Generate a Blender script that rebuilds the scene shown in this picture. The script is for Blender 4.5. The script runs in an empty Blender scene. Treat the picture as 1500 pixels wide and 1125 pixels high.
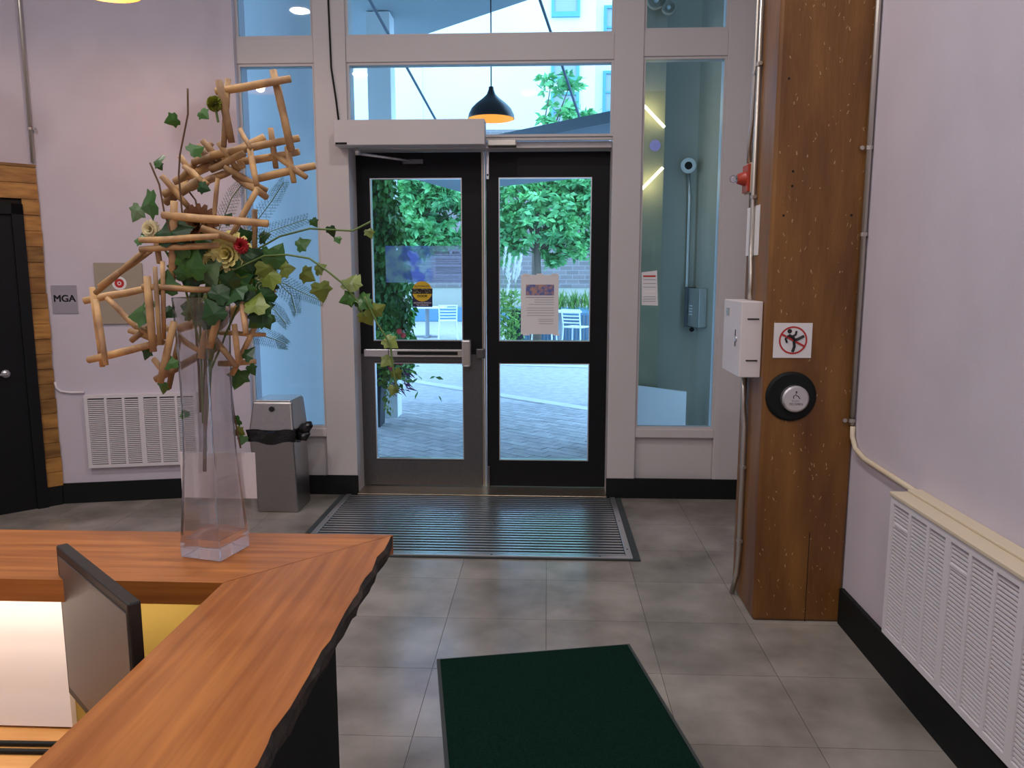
import bpy, bmesh, math, random
from mathutils import Vector, Matrix
random.seed(7)
SC = bpy.context.scene
COL = SC.collection
# ------------------------------------------------------------------ camera, world, lights, exposure
cam = bpy.data.objects.new('camera', bpy.data.cameras.new('camera')); COL.objects.link(cam)
cam.data.sensor_width = 36.0; cam.data.lens = 36.0 * 1127.0 / 1500.0
cam.location = (0, 0, 1.56); cam.rotation_euler = (math.radians(90 - 8.2), 0, math.radians(2.6))
cam.data.clip_start = 0.05; cam.data.clip_end = 300
SC.camera = cam
SC.view_settings.view_transform = 'Standard'; SC.view_settings.look = 'None'
SC.view_settings.gamma = 1.0; SC.view_settings.use_curve_mapping = False
SC.view_settings.exposure = 0.0
w = bpy.data.worlds.new('sky'); SC.world = w; w.use_nodes = True
bg = w.node_tree.nodes['Background']
bg.inputs[0].default_value = (0.46, 0.67, 1.0, 1); bg.inputs[1].default_value = 5.0
sun = bpy.data.objects.new('sun', bpy.data.lights.new('sun', 'SUN')); COL.objects.link(sun)
sun.data.energy = 0.6; sun.data.angle = math.radians(30); sun.data.color = (0.85, 0.95, 1.0)
sun.rotation_euler = (math.radians(48), 0, math.radians(-28))
# ------------------------------------------------------------------ materials
def mat(name, col, rough=0.5, metal=0.0, var=0.0, scale=8.0, stretch=(1, 1, 1), col2=None, bump=0.0, bscale=None,
        emit=None, estr=0.0, rnd=0.0, trans=0.0, coat=0.0, lo=0.35, hi=0.65, detail=6.0):
    m = bpy.data.materials.new(name); m.use_nodes = True
    nt = m.node_tree; N = nt.nodes; L = nt.links; b = N['Principled BSDF']
    c = (*col, 1.0)
    b.inputs['Base Color'].default_value = c
    b.inputs['Roughness'].default_value = rough; b.inputs['Metallic'].default_value = metal
    b.inputs['Coat Weight'].default_value = coat
    if trans: b.inputs['Transmission Weight'].default_value = trans
    if emit: b.inputs['Emission Color'].default_value = (*emit, 1); b.inputs['Emission Strength'].default_value = estr
    if var or col2 or bump or rnd:
        g = N.new('ShaderNodeNewGeometry'); mp = N.new('ShaderNodeMapping'); mp.inputs['Scale'].default_value = stretch
        L.new(g.outputs['Position'], mp.inputs['Vector'])
        nz = N.new('ShaderNodeTexNoise'); nz.inputs['Scale'].default_value = scale; nz.inputs['Detail'].default_value = detail
        L.new(mp.outputs[0], nz.inputs['Vector'])
        rp = N.new('ShaderNodeValToRGB'); L.new(nz.outputs['Fac'], rp.inputs['Fac'])
        rp.color_ramp.elements[0].position = lo; rp.color_ramp.elements[1].position = hi
        d = col2 if col2 else tuple(max(0, x * (1 - var)) for x in col)
        rp.color_ramp.elements[0].color = (*d, 1); rp.color_ramp.elements[1].color = c
        src = rp.outputs['Color']
        if rnd:
            oi = N.new('ShaderNodeObjectInfo'); hs = N.new('ShaderNodeHueSaturation')
            mr = N.new('ShaderNodeMapRange'); mr.inputs['To Min'].default_value = 1 - rnd; mr.inputs['To Max'].default_value = 1 + rnd
            L.new(oi.outputs['Random'], mr.inputs['Value']); L.new(mr.outputs[0], hs.inputs['Value']); L.new(src, hs.inputs['Color'])
            src = hs.outputs['Color']
        L.new(src, b.inputs['Base Color'])
        if bump:
            bp = N.new('ShaderNodeBump'); bp.inputs['Strength'].default_value = bump; bp.inputs['Distance'].default_value = 0.01
            n2 = N.new('ShaderNodeTexNoise'); n2.inputs['Scale'].default_value = bscale or scale; n2.inputs['Detail'].default_value = 4
            L.new(mp.outputs[0], n2.inputs['Vector'])
            L.new(n2.outputs['Fac'], bp.inputs['Height']); L.new(bp.outputs[0], b.inputs['Normal'])
    return m
def pane_mat(name, tint, refl=0.06):
    m = bpy.data.materials.new(name); m.use_nodes = True
    nt = m.node_tree; N = nt.nodes; L = nt.links
    N.remove(N['Principled BSDF'])
    t = N.new('ShaderNodeBsdfTransparent'); t.inputs[0].default_value = (*tint, 1)
    g = N.new('ShaderNodeBsdfGlossy'); g.inputs['Roughness'].default_value = 0.02
    lw = N.new('ShaderNodeFresnel'); lw.inputs['IOR'].default_value = 1.3
    mx = N.new('ShaderNodeMixShader')
    L.new(lw.outputs[0], mx.inputs[0]); L.new(t.outputs[0], mx.inputs[1]); L.new(g.outputs[0], mx.inputs[2])
    L.new(mx.outputs[0], N['Material Output'].inputs['Surface'])
    return m
M = {}
M['paint'] = mat('white wall paint', (0.62, 0.575, 0.65), 0.75, var=0.06, scale=3, bump=0.06, bscale=120)
M['frame'] = mat('off white frame paint', (0.58, 0.55, 0.55), 0.5, var=0.04, scale=2)
M['black'] = mat('black rubber', (0.006, 0.008, 0.008), 0.65)
M['black'].node_tree.nodes['Principled BSDF'].inputs['Specular IOR Level'].default_value = 0.25
M['door'] = mat('black door enamel', (0.006, 0.007, 0.009), 0.5)
M['door'].node_tree.nodes['Principled BSDF'].inputs['Specular IOR Level'].default_value = 0.22
M['steel'] = mat('brushed steel', (0.42, 0.41, 0.40), 0.34, 1.0, var=0.15, scale=40, stretch=(1, 1, 14))
M['dsteel'] = mat('dark brushed steel', (0.17, 0.17, 0.175), 0.42, 1.0, var=0.2, scale=30, stretch=(14, 1, 1))
M['galv'] = mat('galvanised conduit', (0.55, 0.52, 0.47), 0.35, 0.9)
M['alu'] = mat('aluminium', (0.72, 0.73, 0.74), 0.28, 0.9)
M['brass'] = mat('satin edge strip', (0.50, 0.42, 0.30), 0.3, 0.9)
M['pane'] = pane_mat('clear glass', (0.80, 0.93, 0.97))
M['tile'] = mat('grey stone vinyl tile', (0.35, 0.32, 0.285), 0.20, col2=(0.17, 0.152, 0.13), scale=3.2, rnd=0.12, bump=0.02, bscale=40, lo=0.3, hi=0.7, detail=9)
M['grout'] = mat('tile joint', (0.07, 0.066, 0.06), 0.8)
M['beam'] = mat('old stained timber', (0.27, 0.118, 0.024), 0.48, col2=(0.12, 0.044, 0.009), scale=2.4, stretch=(3, 3, 0.6), bump=0.25, bscale=18, lo=0.32, hi=0.68, detail=9)
M['speck'] = mat('bare scratched timber', (0.46, 0.31, 0.15), 0.7)
M['hole'] = mat('dark nail hole', (0.01, 0.006, 0.003), 0.9)
M['plank'] = mat('honey timber planks', (0.42, 0.21, 0.05), 0.5, col2=(0.22, 0.095, 0.02), scale=5, stretch=(1, 1, 6), rnd=0.28, bump=0.1)
def wood(name, c1, c2, rough, stretch, coat):
    return mat(name, c1, rough, col2=c2, scale=5, stretch=stretch, bump=0.03, coat=coat, lo=0.3, hi=0.72, detail=8)
M['slab_x'] = wood('varnished fir along x', (0.47, 0.172, 0.038), (0.29, 0.09, 0.018), 0.36, (0.7, 16, 16), 0.0)
M['slab_y'] = wood('varnished fir along y', (0.45, 0.162, 0.036), (0.27, 0.083, 0.016), 0.36, (16, 0.7, 16), 0.0)
M['desk'] = wood('oak worktop', (0.62, 0.33, 0.11), (0.45, 0.21, 0.06), 0.4, (1.2, 10, 10), 0.1)
M['bark'] = mat('charred live edge', (0.035, 0.022, 0.013), 0.7, col2=(0.008, 0.006, 0.005), scale=30, bump=0.6)
M['mustard'] = mat('mustard panel', (0.46, 0.32, 0.07), 0.6)
M['white'] = mat('white board', (0.86, 0.83, 0.83), 0.5)
M['paper'] = mat('white paper', (0.80, 0.79, 0.80), 0.7)
M['mat'] = mat('dark green carpet', (0.003, 0.026, 0.016), 0.95, col2=(0.001, 0.009, 0.006), scale=220, bump=0.5, bscale=300)
M['mat'].node_tree.nodes['Principled BSDF'].inputs['Specular IOR Level'].default_value = 0.1
M['matedge'] = mat('rubber mat border', (0.035, 0.042, 0.042), 0.7)
M['bamboo'] = mat('dry bamboo', (0.58, 0.36, 0.15), 0.55, col2=(0.32, 0.19, 0.10), scale=30, rnd=0.3)
M['stem'] = mat('brown stem', (0.13, 0.07, 0.035), 0.7)
M['gstem'] = mat('green stem', (0.12, 0.20, 0.05), 0.6)
M['leaf0'] = mat('dark ivy leaf', (0.02, 0.085, 0.02), 0.4, rnd=0.25, scale=60, var=0.2)
M['leaf1'] = mat('green ivy leaf', (0.045, 0.15, 0.022), 0.42, rnd=0.25, scale=60, var=0.2)
M['leaf2'] = mat('yellow green ivy leaf', (0.16, 0.22, 0.03), 0.45, rnd=0.2, scale=60, var=0.2)
M['leaf3'] = mat('variegated leaf centre', (0.07, 0.16, 0.05), 0.45, col2=(0.16, 0.25, 0.12), scale=50)
M['leafrim'] = mat('cream leaf rim', (0.62, 0.66, 0.42), 0.5)
M['fern'] = mat('asparagus fern', (0.03, 0.10, 0.05), 0.6)
M['yellow'] = mat('yellow petals', (0.86, 0.76, 0.27), 0.6, rnd=0.1, scale=60, var=0.15)
M['cream'] = mat('cream petals', (0.80, 0.72, 0.42), 0.6)
M['red'] = mat('red petals', (0.42, 0.012, 0.016), 0.6)
M['moss'] = mat('lime pompon', (0.26, 0.30, 0.03), 0.8)
M['dried'] = mat('dried brown leaf', (0.16, 0.06, 0.02), 0.7)
M['cframe'] = mat('white painted metal grille', (0.72, 0.69, 0.72), 0.45)
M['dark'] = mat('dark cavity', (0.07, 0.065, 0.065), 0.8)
M['creamp'] = mat('cream painted ledge', (0.66, 0.57, 0.42), 0.55)
M['boxw'] = mat('white powder coat', (0.74, 0.69, 0.69), 0.35)
M['redp'] = mat('red plastic', (0.42, 0.045, 0.02), 0.4)
M['signred'] = mat('sign red', (0.50, 0.02, 0.02), 0.5)
M['ink'] = mat('black ink', (0.01, 0.01, 0.012), 0.5)
M['grey'] = mat('grey ink', (0.30, 0.30, 0.36), 0.6)
M['beige'] = mat('beige noticeboard', (0.36, 0.31, 0.24), 0.75)
M['mirror'] = mat('mirror plate', (0.72, 0.70, 0.68), 0.06, 1.0)
M['monitor'] = mat('monitor shell', (0.016, 0.015, 0.014), 0.5)
M['screen'] = mat('matte screen', (0.10, 0.09, 0.085), 0.36)
M['bag'] = mat('black bin liner', (0.008, 0.008, 0.009), 0.22, bump=0.8, bscale=40, scale=40)
M['lampin'] = mat('orange lamp lining', (0.80, 0.30, 0.05), 0.5, emit=(1.0, 0.36, 0.06), estr=0.9)
M['bulb'] = mat('glowing bulb', (1, 0.8, 0.5), 0.5, emit=(1.0, 0.72, 0.42), estr=9.0)
M['lampsh'] = mat('black lamp shade', (0.012, 0.014, 0.018), 0.35)
M['led'] = mat('warm led tube', (1, 0.8, 0.5), 0.5, emit=(1.0, 0.78, 0.48), estr=5.0)
M['concrete'] = mat('pale render', (0.62, 0.64, 0.64), 0.85, var=0.14, scale=1.2, stretch=(2, 2, 0.5))
M['dconc'] = mat('grey render', (0.36, 0.33, 0.26), 0.85, var=0.12, scale=1.5)
M['panelw'] = mat('olive timber panel', (0.30, 0.27, 0.17), 0.6, var=0.2, scale=3)
M['canopy'] = mat('blue grey canopy', (0.12, 0.16, 0.20), 0.6)
M['soffit'] = mat('grey soffit', (0.36, 0.42, 0.44), 0.8, var=0.06, scale=1)
M['facade'] = mat('white facade', (0.84, 0.86, 0.86), 0.8, var=0.08, scale=0.3)
M['teal'] = mat('teal window frame', (0.10, 0.34, 0.38), 0.5)
M['farglass'] = mat('far window glass', (0.30, 0.36, 0.40), 0.1)
M['brickw'] = None
M['paver'] = mat('paving brick', (0.44, 0.42, 0.43), 0.8, var=0.2, scale=9, rnd=0.14)
M['band'] = mat('pale paving band', (0.60, 0.59, 0.58), 0.8, var=0.1, scale=5)
M['tleaf'] = mat('tree leaves', (0.20, 0.58, 0.20), 0.4, col2=(0.06, 0.28, 0.10), scale=2.5)
M['tleaf2'] = mat('ivy wall leaves', (0.12, 0.38, 0.08), 0.35, col2=(0.03, 0.13, 0.03), scale=5)
M['tleaf3'] = mat('light flower foliage', (0.20, 0.38, 0.06), 0.45, col2=(0.06, 0.18, 0.04), scale=9)
M['purple'] = mat('purple trailing leaves', (0.16, 0.05, 0.14), 0.5)
M['trunk'] = mat('tree bark', (0.13, 0.10, 0.075), 0.85)
M['pot'] = mat('charcoal planter', (0.02, 0.024, 0.03), 0.6)
M['chair'] = mat('white plastic chair', (0.72, 0.76, 0.80), 0.5)
M['table'] = mat('grey cafe table', (0.24, 0.26, 0.28), 0.5)
M['bluep'] = mat('blue ribbed planter', (0.10, 0.22, 0.33), 0.5)
M['creamw'] = mat('cream low wall', (0.40, 0.39, 0.32), 0.8)
M['plume'] = mat('pale plume grass', (0.82, 0.80, 0.76), 0.8)
M['stk_y'] = mat('sticker yellow', (0.62, 0.42, 0.02), 0.5)
M['stk_b'] = mat('sticker navy', (0.012, 0.012, 0.06), 0.5)
M['banner'] = None
def brick_mat():
    m = bpy.data.materials.new('grey brown brickwork'); m.use_nodes = True
    nt = m.node_tree; N = nt.nodes; L = nt.links; b = N['Principled BSDF']; b.inputs['Roughness'].default_value = 0.85
    g = N.new('ShaderNodeNewGeometry'); s = N.new('ShaderNodeSeparateXYZ'); c = N.new('ShaderNodeCombineXYZ')
    L.new(g.outputs['Position'], s.inputs[0]); L.new(s.outputs['X'], c.inputs['X']); L.new(s.outputs['Z'], c.inputs['Y'])
    t = N.new('ShaderNodeTexBrick'); t.inputs['Scale'].default_value = 1.0
    t.inputs['Color1'].default_value = (0.22, 0.185, 0.18, 1); t.inputs['Color2'].default_value = (0.165, 0.14, 0.135, 1); t.inputs['Mortar'].default_value = (0.27, 0.25, 0.25, 1)
    t.inputs['Brick Width'].default_value = 0.42; t.inputs['Row Height'].default_value = 0.15; t.inputs['Mortar Size'].default_value = 0.012
    L.new(c.outputs[0], t.inputs['Vector']); L.new(t.outputs['Color'], b.inputs['Base Color'])
    return m
M['brickw'] = brick_mat()
def banner_mat():
    m = pane_mat('translucent window film', (0.66, 0.68, 0.92)); nt = m.node_tree; N = nt.nodes; L = nt.links
    g = N.new('ShaderNodeNewGeometry'); nz = N.new('ShaderNodeTexNoise'); nz.inputs['Scale'].default_value = 12
    L.new(g.outputs['Position'], nz.inputs['Vector'])
    s = N.new('ShaderNodeSeparateXYZ'); L.new(g.outputs['Position'], s.inputs[0])
    mr = N.new('ShaderNodeMapRange'); mr.inputs['From Min'].default_value = -0.84; mr.inputs['From Max'].default_value = -0.80
    L.new(s.outputs['X'], mr.inputs['Value'])
    r = N.new('ShaderNodeValToRGB'); L.new(nz.outputs['Fac'], r.inputs[0])
    r.color_ramp.elements[0].position = 0.4; r.color_ramp.elements[0].color = (0.50, 0.56, 0.95, 1)
    r.color_ramp.elements[1].position = 0.6; r.color_ramp.elements[1].color = (0.82, 0.92, 1.0, 1)
    mx = N.new('ShaderNodeMix'); mx.data_type = 'RGBA'
    L.new(mr.outputs[0], mx.inputs['Factor']); L.new(r.outputs[0], mx.inputs['A']); mx.inputs['B'].default_value = (0.86, 0.84, 0.96, 1)
    t = [n for n in N if n.type == 'BSDF_TRANSPARENT'][0]; L.new(mx.outputs['Result'], t.inputs[0])
    d = N.new('ShaderNodeBsdfDiffuse'); L.new(mx.outputs['Result'], d.inputs[0])
    m2 = N.new('ShaderNodeMixShader'); m2.inputs[0].default_value = 0.28
    L.new(t.outputs[0], m2.inputs[1]); L.new(d.outputs[0], m2.inputs[2]); L.new(m2.outputs[0], N['Material Output'].inputs['Surface'])
    return m
M['banner'] = banner_mat()
def photo_mat():
    m = mat('printed picture', (0.5, 0.3, 0.25), 0.7, col2=(0.12, 0.16, 0.42), scale=28, lo=0.42, hi=0.58); return m
M['photo'] = photo_mat()
def vase_mat():
    m = bpy.data.materials.new('vase glass'); m.use_nodes = True; nt = m.node_tree; N = nt.nodes; L = nt.links
    N.remove(N['Principled BSDF'])
    g = N.new('ShaderNodeBsdfGlass'); g.inputs['IOR'].default_value = 1.45; g.inputs['Roughness'].default_value = 0.0; g.inputs[0].default_value = (0.99, 0.99, 1, 1)
    t = N.new('ShaderNodeBsdfTransparent'); t.inputs[0].default_value = (0.98, 0.98, 0.99, 1)
    mx = N.new('ShaderNodeMixShader'); mx.inputs[0].default_value = 0.85
    L.new(t.outputs[0], mx.inputs[1]); L.new(g.outputs[0], mx.inputs[2]); L.new(mx.outputs[0], N['Material Output'].inputs['Surface'])
    return m
M['vase'] = vase_mat()
# ------------------------------------------------------------------ mesh helpers
class MB:
    def __init__(s): s.v = []; s.f = []
    def quad(s, a, b, c, d):
        n = len(s.v); s.v += [a, b, c, d]; s.f.append((n, n + 1, n + 2, n + 3)); return s
    def hexa(s, p):
        n = len(s.v); s.v += p
        for f in ((0, 3, 2, 1), (4, 5, 6, 7), (0, 1, 5, 4), (1, 2, 6, 5), (2, 3, 7, 6), (3, 0, 4, 7)): s.f.append(tuple(n + i for i in f))
        return s
    def box(s, x0, y0, z0, x1, y1, z1):
        return s.hexa([(x0, y0, z0), (x1, y0, z0), (x1, y1, z0), (x0, y1, z0), (x0, y0, z1), (x1, y0, z1), (x1, y1, z1), (x0, y1, z1)])
    def obox(s, o, t, n, a0, a1, b0, b1, z0, z1):
        P = lambda a, b, z: (o[0] + t[0] * a + n[0] * b, o[1] + t[1] * a + n[1] * b, z)
        return s.hexa([P(a0, b0, z0), P(a1, b0, z0), P(a1, b1, z0), P(a0, b1, z0), P(a0, b0, z1), P(a1, b0, z1), P(a1, b1, z1), P(a0, b1, z1)])
    def prism(s, poly, z0, z1):
        n = len(s.v); k = len(poly)
        s.v += [(x, y, z0) for x, y in poly] + [(x, y, z1) for x, y in poly]
        s.f.append(tuple(n + k - 1 - i for i in range(k))); s.f.append(tuple(n + k + i for i in range(k)))
        for i in range(k): j = (i + 1) % k; s.f.append((n + i, n + j, n + k + j, n + k + i))
        return s
    def tube(s, pts, r, seg=8, cap=True):
        pts = [Vector(p) for p in pts]; k = len(pts)
        rs = r if isinstance(r, (list, tuple)) else [r] * k
        n0 = len(s.v); ref = None
        for i, p in enumerate(pts):
            t = (pts[min(i + 1, k - 1)] - pts[max(i - 1, 0)]).normalized()
            if ref is None: ref = Vector((0, 0, 1)) if abs(t.z) < 0.9 else Vector((1, 0, 0))
            a = (ref - t * ref.dot(t)).normalized(); b = t.cross(a); ref = a
            for j in range(seg):
                q = 2 * math.pi * j / seg; s.v.append(tuple(p + (a * math.cos(q) + b * math.sin(q)) * rs[i]))
        for i in range(k - 1):
            for j in range(seg):
                m = (j + 1) % seg; s.f.append((n0 + i * seg + j, n0 + i * seg + m, n0 + (i + 1) * seg + m, n0 + (i + 1) * seg + j))
        if cap:
            s.f.append(tuple(n0 + seg - 1 - j for j in range(seg))); s.f.append(tuple(n0 + (k - 1) * seg + j for j in range(seg)))
        return s
    def lathe(s, prof, c, axis='z', seg=24):
        n0 = len(s.v)
        for r, h in prof:
            for j in range(seg):
                q = 2 * math.pi * j / seg; a, b = r * math.cos(q), r * math.sin(q)
                s.v.append({'z': (c[0] + a, c[1] + b, c[2] + h), 'y': (c[0] + a, c[1] + h, c[2] + b), 'x': (c[0] + h, c[1] + a, c[2] + b)}[axis])
        for i in range(len(prof) - 1):
            for j in range(seg):
                m = (j + 1) % seg; s.f.append((n0 + i * seg + j, n0 + i * seg + m, n0 + (i + 1) * seg + m, n0 + (i + 1) * seg + j))
        return s
    def build(s, name, m, parent=None, smooth=False, bevel=0.0):
        me = bpy.data.meshes.new(name); me.from_pydata(s.v, [], s.f); me.update()
        bm = bmesh.new(); bm.from_mesh(me); bmesh.ops.recalc_face_normals(bm, faces=bm.faces); bm.to_mesh(me); bm.free()
        if isinstance(m, str): m = M[m]
        me.materials.append(m)
        if smooth:
            for p in me.polygons: p.use_smooth = True
        o = bpy.data.objects.new(name, me); COL.objects.link(o)
        if bevel:
            b = o.modifiers.new('bevel', 'BEVEL'); b.width = bevel; b.segments = 2; b.limit_method = 'ANGLE'
        if parent is not None: adopt(o, parent)
        return o
def adopt(o, parent):
    o.parent = parent
    if parent.type == 'EMPTY': o.matrix_parent_inverse = Matrix.Translation(-parent.location)
def tag(o, label, cat, group=None):
    o['label'] = label; o['category'] = cat
    if group: o['group'] = group
    return o
def thing(name, loc, label, cat, group=None):
    o = bpy.data.objects.new(name, None); COL.objects.link(o); o.location = loc; o.empty_display_size = 0.05
    return tag(o, label, cat, group)
def struct(o): o['kind'] = 'structure'; return o
def stuff(o): o['kind'] = 'stuff'; return o
def B(*a): return MB().box(*a)
def text(name, s, size, m, parent, loc, rot=(math.pi / 2, 0, 0), bold=0.0, sx=1.0):
    c = bpy.data.curves.new(name, 'FONT'); c.body = s; c.size = size; c.align_x = 'CENTER'; c.align_y = 'CENTER'; c.extrude = 0.0004
    t = bpy.data.objects.new(name, c); COL.objects.link(t)
    dg = bpy.context.evaluated_depsgraph_get(); me = bpy.data.meshes.new_from_object(t.evaluated_get(dg))
    bpy.data.objects.remove(t); me.materials.append(M[m])
    R = Matrix.Translation(loc) @ Matrix.Rotation(rot[2], 4, 'Z') @ Matrix.Rotation(rot[0], 4, 'X') @ Matrix.Diagonal((sx, 1, 1, 1))
    if bold:
        bm = bmesh.new()
        for dx, dy in ((-bold, -bold), (bold, -bold), (-bold, bold), (bold, bold)):
            n0 = len(bm.verts); bm.from_mesh(me); bm.verts.ensure_lookup_table()
            for v in bm.verts[n0:]: v.co.x += dx; v.co.y += dy; v.co.z += dx * .02
        bm.to_mesh(me); bm.free()
    me.transform(R)
    o = bpy.data.objects.new(name, me); COL.objects.link(o); adopt(o, parent); return o
# ================================================================== SETTING
ZC = 4.3
S = 5.27
fl = struct(B(-4.5, -3.1, -0.05, 1.45, 5.27, -0.004).build('floor', 'grout'))
tm = None
for i in range(-10, 4):
    for j in range(-7, 12):
        x0 = 0.005 + i * 0.4525; y0 = 0.118 + j * 0.4565
        if x0 + .45 > 1.335 + .3 or y0 > 5.2 or x0 < -4.5: continue
        if y0 > 4.9 and x0 < -2.5: continue
        if tm is None:
            o = MB().box(0.001, 0.001, -0.004, 0.4515, 0.4555, 0.0).build('tile', 'tile', fl); tm = o.data
        else:
            o = bpy.data.objects.new('tile', tm); COL.objects.link(o); o.parent = fl
        o.location = (x0, y0, 0)
struct(B(-4.5, -3.1, ZC, 1.45, 5.45, ZC + .1).build('ceiling', 'paint'))
struct(B(1.335, -3.1, 0, 1.45, 5.45, ZC).build('wall_right', 'paint'))
struct(B(-4.5, -3.2, 0, 1.45, -3.1, ZC).build('wall_rear', 'paint'))
A0 = Vector((-2.12, 5.22, 0)); B0 = Vector((-3.32, 4.95, 0))
LT = (B0 - A0).normalized(); LN = Vector((-LT.y, LT.x, 0))        # along the wall to the left; normal
if LN.y > 0: LN = -LN                                              # into the room
struct(MB().prism([(-2.07, 5.231), (-3.32, 4.95), (-3.34, 5.15), (-2.07, 5.45)], 0, ZC).build('wall_front_left', 'paint'))
PT = Vector((-1, -1, 0)).normalized(); PN = Vector((1, -1, 0)).normalized()
def pw(a, b, z): p = B0 + PT * a + PN * b; return (p.x, p.y, z)
pwall = struct(MB().obox(B0, PT, PN, 0, 1.55, -0.1, 0, 0, ZC).build('wall_chamfer', 'paint'))
struct(B(-4.5, -3.1, 0, -4.41, 3.9, ZC).build('wall_left', 'paint'))
clad = struct(MB().obox(B0, PT, PN, -0.012, 1.5, 0.0, 0.012, 0.13, 2.25).build('trim_1', 'hole'))
r = 0; z = 0.13
while z < 2.24:
    z1 = min(z + 0.1, 2.25); d = random.uniform(0.026, 0.036)
    MB().obox(B0, PT, PN, -0.02 + random.uniform(-.004, .004), 0.075 if z < 1.98 else random.uniform(.5, .7), 0.012, d, z + .0015, z1 - .0015).build('plank', 'plank', clad)
    if z >= 1.98: MB().obox(B0, PT, PN, 0.705, 1.5, 0.012, d, z + .0015, z1 - .0015).build('plank', 'plank', clad)
    else: MB().obox(B0, PT, PN, 1.05, 1.5, 0.012, d, z + .0015, z1 - .0015).build('plank', 'plank', clad)
    z = z1
d3 = struct(MB().obox(B0, PT, PN, 0.14, 0.99, 0.012, 0.03, 0.0, 1.93).build('door_3', 'door'))
fr = MB(); fr.obox(B0, PT, PN, 0.075, 0.14, 0.0, 0.05, 0, 1.995).obox(B0, PT, PN, 0.99, 1.05, 0.0, 0.05, 0, 1.995).obox(B0, PT, PN, 0.075, 1.05, 0.0, 0.05, 1.93, 1.995)
fr.build('door_frame', 'door', d3)
MB().tube([pw(.25, .03, .92), pw(.25, .075, .92), pw(.36, .08, .92)], .008).build('lever_handle', 'alu', d3, True)
MB().tube([pw(.25, .03, .92), pw(.25, .042, .92)], .026, 16).build('handle_rose', 'alu', d3, True)
# baseboards
struct(MB().obox(A0, LT, LN, -0.02, 1.215, 0.0, 0.014, 0, 0.14).build('baseboard_left', 'black'))
struct(B(1.315, -3.1, 0, 1.335, 3.34, 0.165).build('baseboard_right', 'black'))
struct(B(0.615, 5.25, 0, 1.335, 5.27, 0.14).build('baseboard_front_right', 'black'))
struct(B(-2.1, 5.25, 0, -1.55, 5.27, 0.135).build('baseboard_front_left', 'black'))
struct(MB().obox(B0, PT, PN, -0.01, 0.075, 0.0, 0.036, 0, 0.13).build('baseboard_chamfer', 'black'))
# storefront frame members, each its own trim
def trim(n, *a, m='frame', bevel=.004): return struct(B(*a).build('trim_%d' % n, m, bevel=bevel))
trim(2, -1.55, S - .012, 0, -1.335, 5.47, ZC)                      # post beside left leaf
trim(3, 0.425, S - .012, 0, 0.615, 5.47, ZC)                       # post beside right leaf
trim(4, -2.1, S, 2.935, -1.55, 5.42, 3.095)                        # beams
trim(5, -1.335, S, 2.935, 0.425, 5.42, 3.095)
trim(6, 0.615, S, 2.95, 1.155, 5.42, 3.11)
trim(7, 1.155, S - .006, 0, 1.335, 5.45, ZC)                       # wall end
for n, x0, x1, zz in ((9, -2.07, -1.55, .475), (10, 0.615, 1.155, .49)):
    trim(n, x0, S + .03, 0, x1, 5.42, zz - .06); trim(n + 2, x0, S - .004, zz - .06, x1, 5.42, zz)
trim(13, -1.335, 5.33, 2.39, 0.425, 5.50, 2.432)                   # door head
trim(14, -1.335, S + .02, 2.432, 0.425, 5.30, 2.455)
trim(15, -1.376, 5.27, 0, -1.366, 5.52, 2.39, m='dsteel'); 
struct(B(-1.335, 5.235, 0, 0.425, 5.53, 0.014).build('trim_16', 'brass', bevel=.004))
for nm, x, x1 in (('baseboard_post_left', -1.555, -1.33), ('baseboard_post_right', .42, .618)):
    struct(B(x, S - .022, 0, x1, S - .012, .14).build(nm, 'black'))
def window(n, x0, x1, z0, z1, y=5.30):
    t = .016
    f = MB().box(x0, y - .02, z0, x0 + t, y + .02, z1).box(x1 - t, y - .02, z0, x1, y + .02, z1).box(x0 + t, y - .02, z0, x1 - t, y + .02, z0 + t).box(x0 + t, y - .02, z1 - t, x1 - t, y + .02, z1)
    o = struct(f.build('window_%d' % n, 'frame'))
    B(x0 + t, y - .003, z0 + t, x1 - t, y + .003, z1 - t).build('pane', 'pane', o)
window(1, -2.07, -1.55, .475, 2.935); window(2, .615, 1.155, .49, 2.95)
window(3, -1.335, .425, 2.455, 2.935); window(4, -2.07, -1.55, 3.095, ZC); window(5, -1.335, .425, 3.095, ZC); window(6, .615, 1.155, 3.11, ZC)
# ------------------------------------------------------------------ doors
def leaf(n, x0, x1, px0, px1, m):
    y0, y1 = 5.455, 5.495
    f = MB().box(x0, y0, .02, px0, y1, 2.385).box(px1, y0, .02, x1, y1, 2.385)
    for a, b in ((.02, .213), (.923, 1.08), (2.213, 2.385)): f.box(px0, y0, a, px1, y1, b)
    o = struct(f.build('door_%d' % n, m))
    for a, b in ((.213, .923), (1.08, 2.213)):
        B(px0, 5.472, a, px1, 5.478, b).build('pane', 'pane', o)
        t = .006; g = MB().box(px0, y0 - .003, a, px0 + t, y1 + .003, b).box(px1 - t, y0 - .003, a, px1, y1 + .003, b).box(px0 + t, y0 - .003, a, px1 - t, y1 + .003, a + t).box(px0 + t, y0 - .003, b - t, px1 - t, y1 + .003, b)
        g.build('glazing_bead', 'alu', o)
    return o
dl = leaf(1, -1.362, -.462, -1.24, -.597, 'door'); dr = leaf(2, -.428, .425, -.340, .303, 'door')
k = MB()                                                            # steel cladding on the lower half of the left leaf
k.box(-1.362, 5.45, .02, -1.24, 5.455, .985).box(-.597, 5.45, .02, -.462, 5.455, .985).box(-1.24, 5.45, .02, -.597, 5.455, .207).box(-1.24, 5.45, .929, -.597, 5.455, .985)
k.build('kick_cladding', 'dsteel', dl)
pb = B(-1.30, 5.395, .972, -.60, 5.45, 1.024).build('push_bar', 'alu', dl, bevel=.004)
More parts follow.
